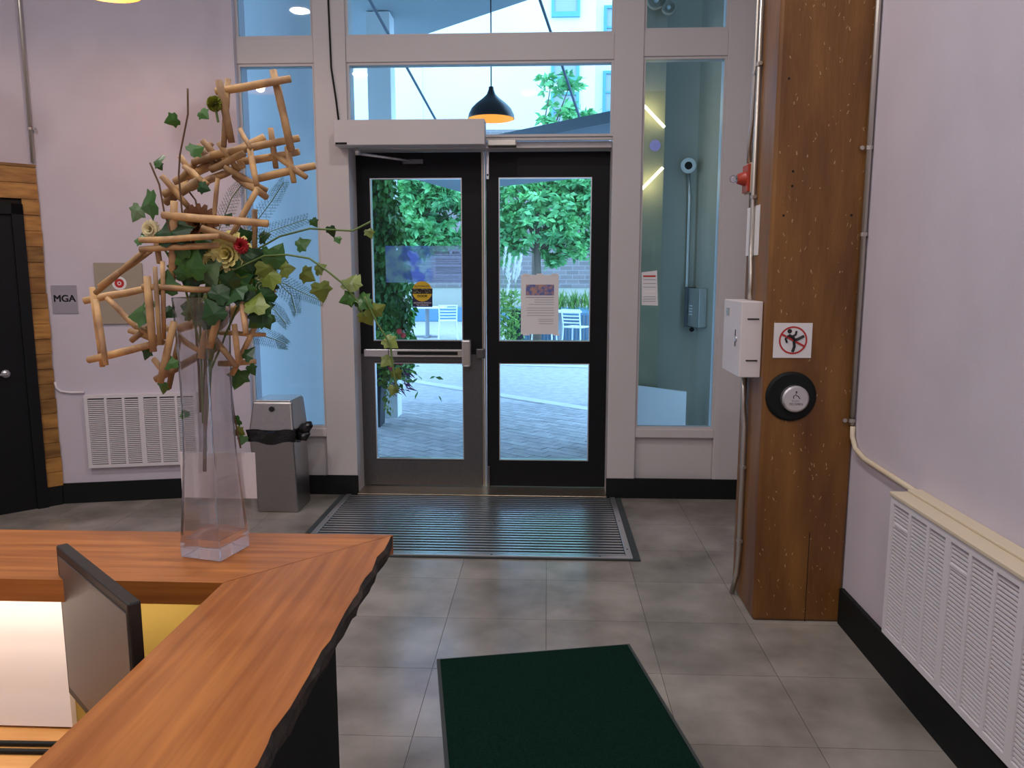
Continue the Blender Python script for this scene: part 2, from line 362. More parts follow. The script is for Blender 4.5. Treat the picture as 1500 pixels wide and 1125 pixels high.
B(-1.06, 5.390, .986, -.63, 5.395, 1.010).build('bar_slot', 'black', pb)
B(-1.125, 5.391, .972, -1.121, 5.395, 1.024).build('bar_seam', 'black', pb)
B(-.60, 5.37, .905, -.535, 5.45, 1.095).build('latch_case', 'alu', dl, bevel=.012)
B(-.50, 5.40, .96, -.44, 5.45, 1.03).build('strike', 'dsteel', dl, bevel=.006)
struct(B(-.458, 5.44, .02, -.447, 5.50, 2.385).build('trim_17', 'brass', bevel=.002)); struct(B(-.443, 5.44, .02, -.432, 5.50, 2.385).build('trim_18', 'alu', bevel=.002))
B(-.425, 5.44, 2.20, -.405, 5.455, 2.39).build('flush_bolt', 'alu', dr, bevel=.003)
MB().lathe([(0, 0), (.006, 0), (.006, .004)], (-.415, 5.434, 2.23), 'y', 12).build('bolt_screw', 'black', dr)
B(-.425, 5.435, .01, -.408, 5.455, .17).build('foot_bolt', 'dsteel', dr, bevel=.003)
op = thing('door_operator', (-.9, 5.22, 2.38), 'long white automatic door opener case above the left door leaf', 'door opener')
B(-1.395, 5.13, 2.385, -.41, 5.258, 2.545).build('case', 'frame', op, bevel=.005)
B(-1.385, 5.127, 2.39, -1.31, 5.13, 2.403).build('maker_plate', 'black', op)
MB().tube([(-1.27, 5.25, 2.382), (-1.27, 5.25, 2.34)], .018, 12).build('arm_pivot', 'alu', op, True)
MB().tube([(-1.27, 5.27, 2.352), (-.93, 5.43, 2.322)], .009).build('arm', 'alu', op, True)
B(-1.0, 5.42, 2.305, -.86, 5.455, 2.335).build('arm_shoe', 'dsteel', op)
tag(B(-.40, 5.24, 2.392, -.21, 5.33, 2.43).build('door_closer_box', 'galv', bevel=.006), 'small grey metal sensor box at the door head', 'sensor')
tag(MB().tube([(-1.43, 5.25, 4.2), (-1.435, 5.25, 3.3), (-1.43, 5.25, 2.9), (-1.405, 5.25, 2.70), (-1.39, 5.25, 2.552)], .006).build('black_cable', 'black', None, True), 'thin black cable running down the white post to the door opener', 'cable')
# notices on glass
st = thing('caution_sticker', (-.886, 5.47, 1.32), 'round yellow and navy CAUTION automatic door sticker on the left leaf', 'sticker')
B(-.958, 5.4695, 1.321, -.815, 5.4715, 1.425).build('navy_base', 'stk_b', st)
MB().lathe([(0, 0), (.0715, 0), (.0715, .001)], (-.8865, 5.468, 1.432), 'y', 40).build('yellow_disc', 'stk_y', st)
B(-.96, 5.4668, 1.415, -.813, 5.468, 1.452).build('black_band', 'ink', st)
text('lettering', 'CAUTION', .040, 'cream', st, (-.8865, 5.4660, 1.4335), bold=.0004, sx=.74)
text('lettering', 'AUTOMATIC', .019, 'ink', st, (-.8865, 5.4668, 1.467)); text('lettering', 'DOOR', .024, 'ink', st, (-.8865, 5.4668, 1.398), bold=.0005)
text('lettering', 'ACTIVATE SWITCH', .0145, 'white', st, (-.8865, 5.4685, 1.350)); text('lettering', 'TO OPERATE', .0145, 'white', st, (-.8865, 5.4685, 1.334))
bn = thing('window_film', (-.87, 5.485, 1.49), 'wide translucent purple printed film on the left leaf glass', 'window film')
B(-1.147, 5.480, 1.494, -.600, 5.4812, 1.751).build('film', 'banner', bn)
random.seed(11); x = -.80
while x < -.62:
    wd = random.uniform(.006, .015)
    if random.random() < .85: B(x, 5.4785, 1.695, x + wd, 5.4795, 1.711).build('printed_mark', 'grey', bn)
    x += wd + .004
for i, zz in enumerate((1.683, 1.655, 1.640, 1.625, 1.600, 1.588, 1.575, 1.560)): B(-.79 if i else -.81, 5.4785, zz, -.61, 5.4795, zz + .003).build('printed_line', 'grey', bn)
ps = thing('paper_notice', (-.05, 5.46, 1.13), 'large white paper notice with a colour picture taped to the right leaf', 'notice')
B(-.185, 5.466, 1.13, .081, 5.468, 1.548).build('sheet', 'paper', ps)
B(-.150, 5.4645, 1.405, .048, 5.4655, 1.48).build('picture', 'photo', ps)
for i, zz in enumerate((1.388, 1.372, 1.356, 1.340, 1.315, 1.298, 1.280, 1.262)): B((-.150, -.09, -.09, -.13, -.145, -.145, -.14, -.145)[i], 5.4645, zz, .048, 5.4655, zz + (.005 if i == 0 else .0028)).build('printed_line', 'grey', ps)
for zz in (1.235, 1.222, 1.205): B(-.06, 5.4645, zz, .045, 5.4655, zz + .0025).build('printed_line', 'grey', ps)
for x, zz in ((-.17, 1.545), (-.075, 1.547), (.03, 1.547), (-.17, 1.122), (.045, 1.122)): B(x, 5.463, zz, x + .045, 5.464, zz + .01).build('tape', 'white', ps)
nt = thing('small_notice', (.69, 5.37, 1.34), 'narrow tilted white notice on the sidelight glass', 'notice')
sh = MB().hexa([(.642, 5.289, 1.345), (.752, 5.289, 1.342), (.752, 5.2905, 1.342), (.642, 5.2905, 1.345), (.636, 5.289, 1.565), (.740, 5.289, 1.578), (.740, 5.2905, 1.578), (.636, 5.2905, 1.565)]).build('sheet', 'paper', nt)
B(.648, 5.287, 1.535, .732, 5.2885, 1.545).build('red_heading', 'signred', nt)
for zz in (1.515, 1.490, 1.465, 1.400, 1.385, 1.37): B(.65, 5.287, zz, .735, 5.2885, zz + .003).build('printed_line', 'grey', nt)
B(.664, 5.2872, 1.428, .73, 5.2885, 1.440).build('white_bar', 'white', nt)
# ------------------------------------------------------------------ entrance grille
gm = thing('entrance_grille', (-.45, 4.65, 0), 'ribbed metal entrance mat with black gaps before the doors', 'entrance mat')
gx0, gx1, gy0, gy1 = -1.375, .445, 4.10, 5.225
B(gx0, gy0, .0005, gx1, gy1, .008).build('tray', 'black', gm)
for (a, b, c, d) in ((gx0 - .035, gy0 - .035, gx1 + .035, gy0), (gx0 - .035, gy0, gx0, gy1), (gx1, gy0, gx1 + .035, gy1)): B(a, b, .0005, c, d, .014).build('frame_rail', 'alu', gm, bevel=.002)
for (a, b, c, d) in ((gx0 - .075, gy0 - .05, gx1 + .075, gy0 - .036), (gx0 - .075, gy0 - .036, gx0 - .036, gy1), (gx1 + .036, gy0 - .036, gx1 + .075, gy1)): B(a, b, .0005, c, d, .008).build('rubber_ramp', 'matedge', gm)
for x, y in ((gx1 + .017, 4.2), (gx1 + .017, 4.7), (-.9, gy0 - .018), (-.3, gy0 - .018), (.3, gy0 - .018), (gx0 - .017, 4.7)): MB().lathe([(0, .001), (.005, .001), (.005, 0)], (x, y, .0142), 'z', 10).build('screw', 'black', gm)
sm = None
for i in range(25):
    y = gy0 + .012 + i * .0447
    if sm is None: o = MB().box(gx0 + .004, 0, .008, gx1 - .004, .021, .0105).build('slat', 'alu', gm); sm = o.data
    else: o = bpy.data.objects.new('slat', sm); COL.objects.link(o); adopt(o, gm)
    o.location = (0, y, 0)
# ------------------------------------------------------------------ floor mat
a = math.radians(11.8); ux, uy = math.cos(a), math.sin(a)
mt = thing('floor_mat', (0, 2.5, 0), 'dark green carpet mat with a grey rubber border', 'mat')
mo = Vector((.358, 3.088, 0)); ex = Vector((-ux, -uy, 0)); ey = Vector((uy * .87, -ux, 0)).normalized()
MB().obox(mo, ex, ey, 0, .815, 0, 1.25, .0005, .006).build('border', 'matedge', mt)
MB().obox(mo, ex, ey, .014, .801, .014, 1.236, .006, .011).build('carpet', 'mat', mt)
# ------------------------------------------------------------------ timber column
cl = thing('timber_column', (1.14, 3.54, 0), 'massive old brown stained timber column against the right wall', 'column')
B(.94, 3.35, 0, 1.333, 3.745, ZC).build('shaft', 'beam', cl, bevel=.014)
random.seed(5)
sp = MB()
for i in range(230):
    x = random.uniform(.96, 1.32); z = random.uniform(.02, 2.7); h = random.uniform(.003, .016); wd = random.uniform(.0015, .005); t = random.uniform(-.6, .6) * h
    sp.quad((x, 3.3492, z), (x + wd, 3.3492, z), (x + wd + t, 3.3492, z + h), (x + t, 3.3492, z + h))
stuff(sp.build('scratch', 'speck', cl))
for x, z in ((.985, 2.35), (1.02, 1.98), (1.02, 1.92), (.99, 1.80), (1.27, 1.80)): MB().lathe([(0, 0), (.005, 0), (.005, .001)], (x, 3.348, z), 'y', 10).build('nail_hole', 'hole', cl)
B(1.172, 3.3485, .0, 1.1745, 3.3495, .42).build('crack', 'hole', cl)
sg = thing('prohibition_sign', (1.05, 3.35, 1.2), 'square white no kicking sign with a red barred circle', 'sign')
B(.973, 3.344, 1.199, 1.134, 3.3485, 1.349).build('plate', 'paper', sg)
cx, cz = 1.0545, 1.275
ring = MB()
for i in range(48):
    q, p = 2 * math.pi * i / 48, 2 * math.pi * (i + 1) / 48
    f = lambda r, t: (cx + r * math.cos(t), 3.3428, cz + r * math.sin(t))
    ring.quad(f(.053, q), f(.060, q), f(.060, p), f(.053, p))
ring.build('red_ring', 'signred', sg)
def bar2(x0, z0, x1, z1, w, y, m, n):
    d = Vector((x1 - x0, 0, z1 - z0)).normalized(); p = Vector((-d.z, 0, d.x)) * w / 2
    a, b = Vector((x0, y, z0)), Vector((x1, y, z1)); k = 6
    mb = MB(); mb.quad(tuple(a + p), tuple(b + p), tuple(b - p), tuple(a - p)); return mb.build(n, m, sg)
fg = MB()
def limb(pts, w):
    fg.tube([(cx + x * .001, 3.3432, cz + z * .001) for x, z in pts], w * .00068, 8)
MB().lathe([(0, 0), (.0095, 0), (.0095, .001)], (cx - .016, 3.3426, cz + .039), 'y', 20).build('figure_head', 'ink', sg)
limb([(-20, 22), (0, 10), (8, -2)], 11); limb([(-2, 18), (10, 24), (13, 40)], 7); limb([(-20, 20), (-32, 6), (-25, -10)], 7)
limb([(6, 0), (22, 6), (45, 19)], 9); limb([(4, -4), (7, -26), (0, -50)], 9)
fg.build('figure', 'ink', sg)
bar2(cx - .051, cz + .027, cx + .051, cz - .027, .008, 3.3395, 'signred', 'red_bar')
pbn = thing('push_plate', (1.058, 3.35, 1.03), 'round steel accessible door push button on a black disc', 'push button')
MB().lathe([(0, -.016), (.098, -.016), (.108, -.008), (.108, 0)], (1.058, 3.35, 1.031), 'y', 48).build('backing_disc', 'black', pbn, False)
MB().lathe([(0, -.046), (.050, -.046), (.057, -.040), (.058, -.016)], (1.068, 3.35, 1.025), 'y', 40).build('button', 'alu', pbn, False)
wh = MB()
W3 = lambda pts: wh.tube([(1.068 + x * .001, 3.3036, 1.025 + z * .001) for x, z in pts], .0018, 6)
W3([(-1, 26), (-2, 16), (8, 14)]); W3([(8, 14), (14, 4), (17, 3)]); W3([(-7, 18), (-12, 11), (-9, 3)]); wh.lathe([(0, 0), (.004, 0), (.004, .001)], (1.068, 3.3032, 1.056), 'y', 10)
wh.build('wheelchair_mark', 'ink', pbn)
text('lettering', 'PUSH', .013, 'grey', pbn, (1.066, 3.3036, 1.017)); text('lettering', 'TO OPEN', .0135, 'ink', pbn, (1.068, 3.3036, 1.003))
# things on the column's left face (x = .94)
bx = thing('control_box', (.892, 3.56, 1.1), 'white locked metal control box on the side of the timber column', 'control box')
B(.845, 3.40, 1.105, .938, 3.73, 1.438).build('case', 'boxw', bx, bevel=.004)
for z in (1.18, 1.362): B(.872, 3.397, z - .003, .922, 3.3995, z + .003).build('slot', 'ink', bx)
B(.842, 3.62, 1.365, .8448, 3.67, 1.40).build('maker_plate', 'galv', bx)
MB().lathe([(0, -.006), (.012, -.006), (.014, 0)], (.845, 3.47, 1.27), 'x', 16).build('key_lock', 'alu', bx)
B(.8425, 3.485, 1.235, .8445, 3.492, 1.31).build('door_slot', 'ink', bx)
al = thing('alarm_light', (.92, 3.71, 1.99), 'red alarm light with a clear bulb on the timber column', 'alarm light')
B(.925, 3.655, 1.925, .938, 3.765, 2.06).build('back_box', 'creamp', al)
B(.912, 3.66, 1.93, .925, 3.76, 2.055).build('red_plate', 'redp', al, bevel=.003)
MB().lathe([(.0, -.036), (.022, -.036), (.034, 0)], (.912, 3.71, 1.992), 'x', 20).build('red_cone', 'redp', al, True)
MB().lathe([(0, -.034), (.013, -.030), (.019, -.016), (.015, 0)], (.876, 3.71, 1.992), 'x', 16).build('bulb', 'vase', al, True)
tag(B(.936, 3.52, 1.64, .9385, 3.735, 1.86).build('paper_sheet', 'paper'), 'white paper sheet pinned to the side of the timber column', 'paper')
def conduit(label, pts, r=.011, m='galv', clamps=(), name='conduit', group=None):
    c = thing(name, pts[-1], label, 'conduit', group)
    MB().tube(pts, r, 10).build('pipe', m, c, True)
    for (p, ax) in clamps:
        x, y, z = p; MB().lathe([(r + .003, -.008), (r + .003, .008)], p, 'z', 12).build('clamp', 'galv', c)
        MB().lathe([(0, -.006), (.009, -.006), (.009, .004)], (x + ax[0], y + ax[1], z), 'y', 10).build('clamp_screw', 'galv', c)
conduit('thin metal conduit dropping to the red alarm light', [(.926, 3.665, 4.25), (.926, 3.665, 2.5), (.926, 3.675, 2.25), (.924, 3.71, 2.14), (.926, 3.71, 2.062)], .010, clamps=[((.926, 3.665, 2.45), (0, -.02)),])
conduit('long metal conduit bending into the top of the white control box', [(.926, 3.60, 4.25), (.926, 3.60, 1.75), (.924, 3.595, 1.66), (.920, 3.56, 1.56), (.918, 3.55, 1.50), (.918, 3.55, 1.44)], .011, clamps=[((.926, 3.60, 2.47), (0, -.02)), ((.926, 3.60, 1.9), (0, -.02))])
conduit('metal conduit running from the control box down to the floor', [(.921, 3.60, 1.103), (.921, 3.60, .95), (.925, 3.575, .85), (.926, 3.575, .25), (.925, 3.60, .12), (.915, 3.64, .01)], .013, clamps=[((.926, 3.575, .66), (0, -.02)), ((.926, 3.575, .30), (0, -.02))])
conduit('bright metal conduit in the corner of column and right wall', [(1.319, 3.333, 4.25), (1.319, 3.333, .91)], .012, clamps=[((1.319, 3.333, 2.07), (-.03, 0)), ((1.319, 3.333, 1.72), (0, -.01)), ((1.319, 3.333, .93), (-.03, 0))])
conduit('cream cable raceway curving along the right wall to the grille', [(1.322, 3.325, .905), (1.322, 3.322, .86), (1.322, 3.28, .815), (1.322, 3.18, .795), (1.322, 2.95, .79), (1.322, 2.72, .785)], .011, 'creamp', name='cable_raceway')
conduit('metal conduit in the corner above the timber planks', [tuple(B0 + PN * .02 + LT * -.012 + Vector((.0, -.005, 4.25))), tuple(B0 + PN * .02 + LT * -.012 + Vector((0, -.005, 2.26)))], .012, clamps=[(tuple(B0 + PN * .02 + LT * -.012 + Vector((0, -.005, 2.47))), (.03, 0))])
p = lambda s, n, z: tuple(A0 + LT * s + LN * n + Vector((0, 0, z)))
conduit('white cable raceway from the planks to the left grille', [p(1.195, .008, .84), p(1.19, .008, .80), p(1.165, .008, .775), p(1.10, .008, .765), p(1.02, .008, .765)], .008, 'cframe', name='cable_raceway')
# ------------------------------------------------------------------ wall grilles
def grille(root, o, t, n, a0, a1, z0, z1, dep, ncol):
    FR = MB(); w = .022
    FR.obox(o, t, n, a0, a0 + w, 0, dep, z0, z1).obox(o, t, n, a1 - w, a1, 0, dep, z0, z1).obox(o, t, n, a0 + w, a1 - w, 0, dep, z0, z0 + w).obox(o, t, n, a0 + w, a1 - w, 0, dep, z1 - w, z1)
    FR.build('frame', 'cframe', root)
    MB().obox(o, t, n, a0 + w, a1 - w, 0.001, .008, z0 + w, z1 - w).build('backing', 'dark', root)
    cw = (a1 - a0 - 2 * w) / ncol
    lv = MB(); pitch = .0135
    for c in range(ncol):
        s0 = a0 + w + c * cw; s1 = s0 + cw
        if c: MB().obox(o, t, n, s0 - (.016 if c % 3 == 0 else .008), s0 + (.016 if c % 3 == 0 else .008), .01, dep, z0 + w, z1 - w).build('mullion', 'cframe', root)
        if c % 3 == 0: MB().obox(o, t, n, s0 + .009, s1 - .009, dep - .012, dep - .002, z1 - w - .075, z1 - w - .067).build('control_flap_edge', 'cframe', root)
        z = z0 + w + .006
        while z < z1 - w - .008:
            P = lambda a_, b_, z_: (o[0] + t[0] * a_ + n[0] * b_, o[1] + t[1] * a_ + n[1] * b_, z_)
            lv.hexa([P(s0, dep - .016, z + .004), P(s1, dep - .016, z + .004), P(s1, dep - .005, z), P(s0, dep - .005, z), P(s0, dep - .016, z + .009), P(s1, dep - .016, z + .009), P(s1, dep - .005, z + .007), P(s0, dep - .005, z + .007)])
            z += pitch
    stuff(lv.build('louvres', 'cframe', root))
hl = thing('wall_grille', p(.65, .02, .25), 'white louvred wall grille behind the glass vase', 'wall grille', None)
grille(hl, A0, LT, LN, .30, 1.016, .247, .748, .04, 6)
hr = thing('wall_grille', (1.28, 2.2, .25), 'white louvred wall grille under a cream ledge on the right wall', 'wall grille', None)
grille(hr, Vector((1.335, 2.716, 0)), Vector((0, -1, 0)), Vector((-1, 0, 0)), 0, 1.169, .262, .775, .105, 9)
B(1.225, 1.54, .776, 1.334, 2.722, .79).build('ledge', 'creamp', hr, bevel=.003)
B(1.285, 1.54, .79, 1.334, 2.716, .80).build('ledge_step', 'creamp', hr, bevel=.003)
# ------------------------------------------------------------------ signs on the left wall
mg = thing('name_plate', p(1.09, .01, 1.3), 'square mirrored plate lettered MGA in black on the left wall', 'sign')
MB().obox(A0, LT, LN, 1.016, 1.172, .0005, .008, 1.297, 1.481).build('plate', 'mirror', mg)
rz = math.atan2(-LT.y, -LT.x)
text('lettering', 'MGA', .062, 'ink', mg, p(1.094, .0092, 1.392), (math.pi / 2, 0, rz), bold=.0014)
nb = thing('noticeboard', p(.75, .01, 1.22), 'square beige board with a round red and white emblem', 'board')
MB().obox(A0, LT, LN, .60, .90, .0005, .016, 1.222, 1.628).build('board', 'beige', nb, bevel=.003)
Rm = Matrix.Rotation(rz, 4, 'Z')
def disc(name, r0, r1, m, s, z, n):
    mb = MB()
    for i in range(32):
        q, t = 2 * math.pi * i / 32, 2 * math.pi * (i + 1) / 32
        f = lambda r, a: tuple(A0 + LT * (s + r * math.cos(a)) + LN * n + Vector((0, 0, z + r * math.sin(a))))
        mb.quad(f(r0, q), f(r1, q), f(r1, t), f(r0, t))
    return mb.build(name, m, nb)
disc('emblem_white', .0, .045, 'paper', .747, 1.493, .0166); disc('emblem_ring', .013, .030, 'signred', .747, 1.493, .0172); disc('emblem_centre', 0, .007, 'signred', .747, 1.493, .0172)
# ------------------------------------------------------------------ trash can
tc = thing('trash_can', (-1.76, 4.95, 0), 'tall brushed steel trash can with black liner under the left window', 'trash can')
def taper(x0, x1, y0, y1, z0, X0, X1, Y0, Y1, z1): return MB().hexa([(x0, y0, z0), (x1, y0, z0), (x1, y1, z0), (x0, y1, z0), (X0, Y0, z1), (X1, Y0, z1), (X1, Y1, z1), (X0, Y1, z1)])
taper(-1.895, -1.625, 4.82, 5.09, .0, -1.925, -1.635, 4.80, 5.10, .50).build('body', 'steel', tc, bevel=.012)
taper(-1.925, -1.630, 4.80, 5.10, .545, -1.905, -1.650, 4.84, 5.10, .735).build('lid', 'steel', tc, bevel=.012)
MB().box(-1.895, 4.86, .735, -1.66, 5.10, .742).build('lid_flap', 'alu', tc, bevel=.004)
MB().lathe([(0, -.004), (.017, -.004), (.017, .012)], (-1.775, 4.822, .69), 'y', 20).build('lid_badge', 'ink', tc)
lb = MB(); seg = 40
for k_ in range(4):
    for i in range(seg):
        q = 2 * math.pi * i / seg; c_, s_ = math.cos(q), math.sin(q); m_ = max(abs(c_), abs(s_))
        rr = 1.0 + .035 * math.sin(q * 7 + k_) + .02 * math.sin(q * 13)
        lb.v.append((-1.778 + .155 * c_ / m_ * rr, 4.95 + .158 * s_ / m_ * rr, (.552, .53, .505, .470)[k_] + .012 * math.sin(q * 5)))
for k_ in range(3):
    for i in range(seg): j = (i + 1) % seg; lb.f.append((k_ * seg + i, k_ * seg + j, (k_ + 1) * seg + j, (k_ + 1) * seg + i))
lb.build('liner', 'bag', tc, True)
MB().tube([(-1.62, 4.88, .52), (-1.575, 4.87, .545), (-1.545, 4.87, .585), (-1.535, 4.87, .60)], [.02, .035, .028, .008], 8).build('liner_knot', 'bag', tc, True)
MB().tube([(-1.62, 4.86, .51), (-1.57, 4.85, .505), (-1.54, 4.85, .53)], [.03, .03, .01], 8).build('liner_knot', 'bag', tc, True)
# ------------------------------------------------------------------ lamps
def pendant(loc, label, cord_top, s=1.0, lit=True, power=0, group=None):
    x, y, z = loc; t = thing('pendant_lamp', loc, label, 'lamp', group)
    prof = [(.205, 0), (.200, .035), (.175, .085), (.130, .130), (.075, .172), (.040, .205), (.024, .245), (.02, .27)]
    MB().lathe([(r * s, h * s) for r, h in prof], loc, 'z', 40).build('shade', 'lampsh', t, True)
    MB().lathe([(r * s * .97, h * s - .002) for r, h in prof[:6]], loc, 'z', 40).build('shade_lining', 'lampin', t, True)
    MB().lathe([(0, .04 * s), (.03 * s, .05 * s), (.042 * s, .09 * s), (.03 * s, .125 * s), (.015 * s, .16 * s)], loc, 'z', 16).build('bulb', 'bulb', t, True)
    MB().tube([(x, y, z + .265 * s), (x, y, cord_top)], .006, 8).build('cord', 'lampsh', t)
    if power:
        l = bpy.data.lights.new('lamp_glow', 'POINT'); l.energy = power; l.color = (1.0, 0.70, 0.42); l.shadow_soft_size = .04
        o = bpy.data.objects.new('lamp_glow', l); COL.objects.link(o); o.location = (x, y, z + .02); adopt(o, t)
    return t
pendant((-.50, 7.0, 2.90), 'black bell pendant lamp with orange lining seen through the transom', 4.2, 1.0)
pendant((-2.33, 4.2, 3.03), 'black bell pendant lamp hanging in front of the left wall', ZC, .9, power=7)
def downlight(x, y, power):
    t = thing('ceiling_light', (x, y, ZC), 'round recessed ceiling light above the lobby', 'lamp', 'ceiling lights')
    MB().lathe([(.13, 0), (.13, -.02), (.10, -.02), (.10, 0)], (x, y, ZC), 'z', 28).build('trim_ring', 'white', t)
    MB().lathe([(0, -.006), (.10, -.006)], (x, y, ZC), 'z', 28).build('diffuser', 'bulb', t)
    l = bpy.data.lights.new('downlight', 'AREA'); l.shape = 'DISK'; l.size = .2; l.energy = power; l.color = (1.0, .93, .90)
    o = bpy.data.objects.new('downlight', l); COL.objects.link(o); o.location = (x, y, ZC - .03); adopt(o, t)
for x, y, e in ((-.2, 3.0, 27), (-.2, .6, 31), (-2.6, 2.2, 33), (-2.6, -.4, 31), (-.3, -1.6, 36)): downlight(x, y, e)
STICKS=[ (0.055,0.778,0.164,0.795,0.0052,-0.024,-0.022),(0.14,0.806,0.162,0.692,0.0052,-0.012,-0.008),(0.137,0.789,0.158,0.696,0.0042,0.011,-0.006),(0.064,0.784,0.072,0.703,0.0052,-0.044,-0.03),(0.068,0.791,0.061,0.696,0.0042,-0.022,-0.032),(-0.055,0.647,0.095,0.715,0.0063,0.045,0.043),(-0.021,0.635,0.063,0.669,0.0052,0.03,0.029),(-0.058,0.611,-0.003,0.639,0.0063,0.013,-0.001),(0.025,0.685,0.159,0.712,0.0052,0.012,0.027),(0.104,0.645,0.189,0.665,0.0052,0.002,0.012),(0.131,0.681,0.179,0.649,0.0042,0.015,-0.002),(0.119,0.723,0.123,0.67,0.0042,0.023,0.027),(0.085,0.716,0.104,0.691,0.0032,-0.018,-0.037),(-0.007,0.699,0.016,0.673,0.0042,0.033,0.032),(0.007,0.705,0.034,0.67,0.0042,0.02,0.035),(-0.033,0.679,-0.016,0.644,0.0042,0.019,0.036),(-0.052,0.644,-0.022,0.603,0.0042,-0.009,0.003),(-0.052,0.621,-0.025,0.637,0.0052,-0.005,0.012),(0.053,0.651,0.104,0.619,0.0052,0.034,0.018),(0.104,0.681,0.115,0.634,0.0042,-0.033,-0.044),(0.059,0.678,0.154,0.692,0.0052,0.042,0.039),(0.15,0.691,0.16,0.644,0.0042,0.011,0.003),(0.097,0.623,0.053,0.55,0.0042,0.001,-0.004),(0.039,0.638,0.026,0.565,0.0032,-0.013,-0.01),(0.039,0.699,0.057,0.664,0.0042,0.008,0.024),(0.045,0.663,0.099,0.631,0.0042,0.016,0.034),(-0.041,0.651,0.001,0.706,0.0042,0.032,0.052),(-0.032,0.582,0.132,0.568,0.0052,-0.05,-0.063),(-0.018,0.598,-0.039,0.472,0.0052,-0.05,-0.031),(0.08,0.592,0.076,0.533,0.0042,0.036,0.039),(-0.072,0.543,0.051,0.548,0.0042,-0.05,-0.062),(-0.073,0.528,0.044,0.534,0.0042,-0.05,-0.047),(-0.068,0.561,-0.055,0.512,0.0042,-0.019,-0.037),(-0.016,0.571,-0.018,0.518,0.0042,0.032,0.051),(0.024,0.56,0.064,0.545,0.0052,-0.037,-0.025),(-0.179,0.46,-0.088,0.526,0.0042,-0.008,-0.022),(-0.164,0.471,-0.088,0.524,0.0042,-0.019,-0.008),(-0.016,0.677,0.047,0.689,0.0052,0.034,0.015),(-0.022,0.663,0.016,0.638,0.0042,0.01,-0.008),(0.02,0.664,0.071,0.685,0.0052,0.02,0.013),(-0.224,0.443,-0.125,0.464,0.0052,0.034,0.054),(-0.193,0.46,-0.198,0.334,0.0042,0.0,0.02),(-0.178,0.44,-0.16,0.343,0.0042,-0.017,-0.034),(-0.21,0.342,-0.089,0.371,0.0052,0.009,-0.01),(-0.07,0.479,-0.066,0.368,0.0052,-0.05,-0.054),(-0.056,0.494,-0.049,0.38,0.0032,-0.05,-0.064),(-0.043,0.503,-0.056,0.387,0.0032,-0.05,-0.035),(-0.073,0.468,0.039,0.463,0.0042,-0.05,-0.032),(-0.186,0.443,-0.133,0.391,0.0042,0.036,0.031),(-0.125,0.379,-0.095,0.403,0.0042,-0.004,-0.003),(-0.136,0.39,-0.093,0.373,0.0042,0.013,0.017),(-0.091,0.31,0.006,0.36,0.0052,0.005,0.01),(-0.069,0.393,0.026,0.426,0.0063,0.04,0.04),(-0.007,0.352,0.011,0.433,0.0052,-0.006,0.003),(0.017,0.372,0.034,0.414,0.0052,-0.024,-0.032),(0.003,0.395,0.059,0.448,0.0052,0.043,0.044),(0.012,0.379,0.053,0.337,0.0042,0.004,-0.015),(-0.065,0.398,-0.014,0.361,0.0042,-0.008,-0.004),(-0.062,0.315,-0.037,0.405,0.0052,-0.043,-0.039),(-0.076,0.297,-0.045,0.38,0.0042,0.012,-0.006),(0.023,0.388,0.093,0.386,0.0032,0.011,0.01),(0.037,0.321,0.079,0.395,0.0042,0.016,0.01),(0.015,0.335,0.067,0.337,0.0042,0.019,0.028),(0.083,0.437,0.093,0.398,0.0042,-0.043,-0.061),(0.051,0.453,0.09,0.454,0.0032,0.016,0.034),(0.059,0.4,0.063,0.345,0.0042,-0.022,-0.024),(0.058,0.437,0.084,0.431,0.0032,0.008,0.001),(-0.085,0.341,-0.068,0.325,0.0042,-0.012,-0.02),(-0.11,0.399,-0.075,0.375,0.0042,-0.012,-0.008) ]
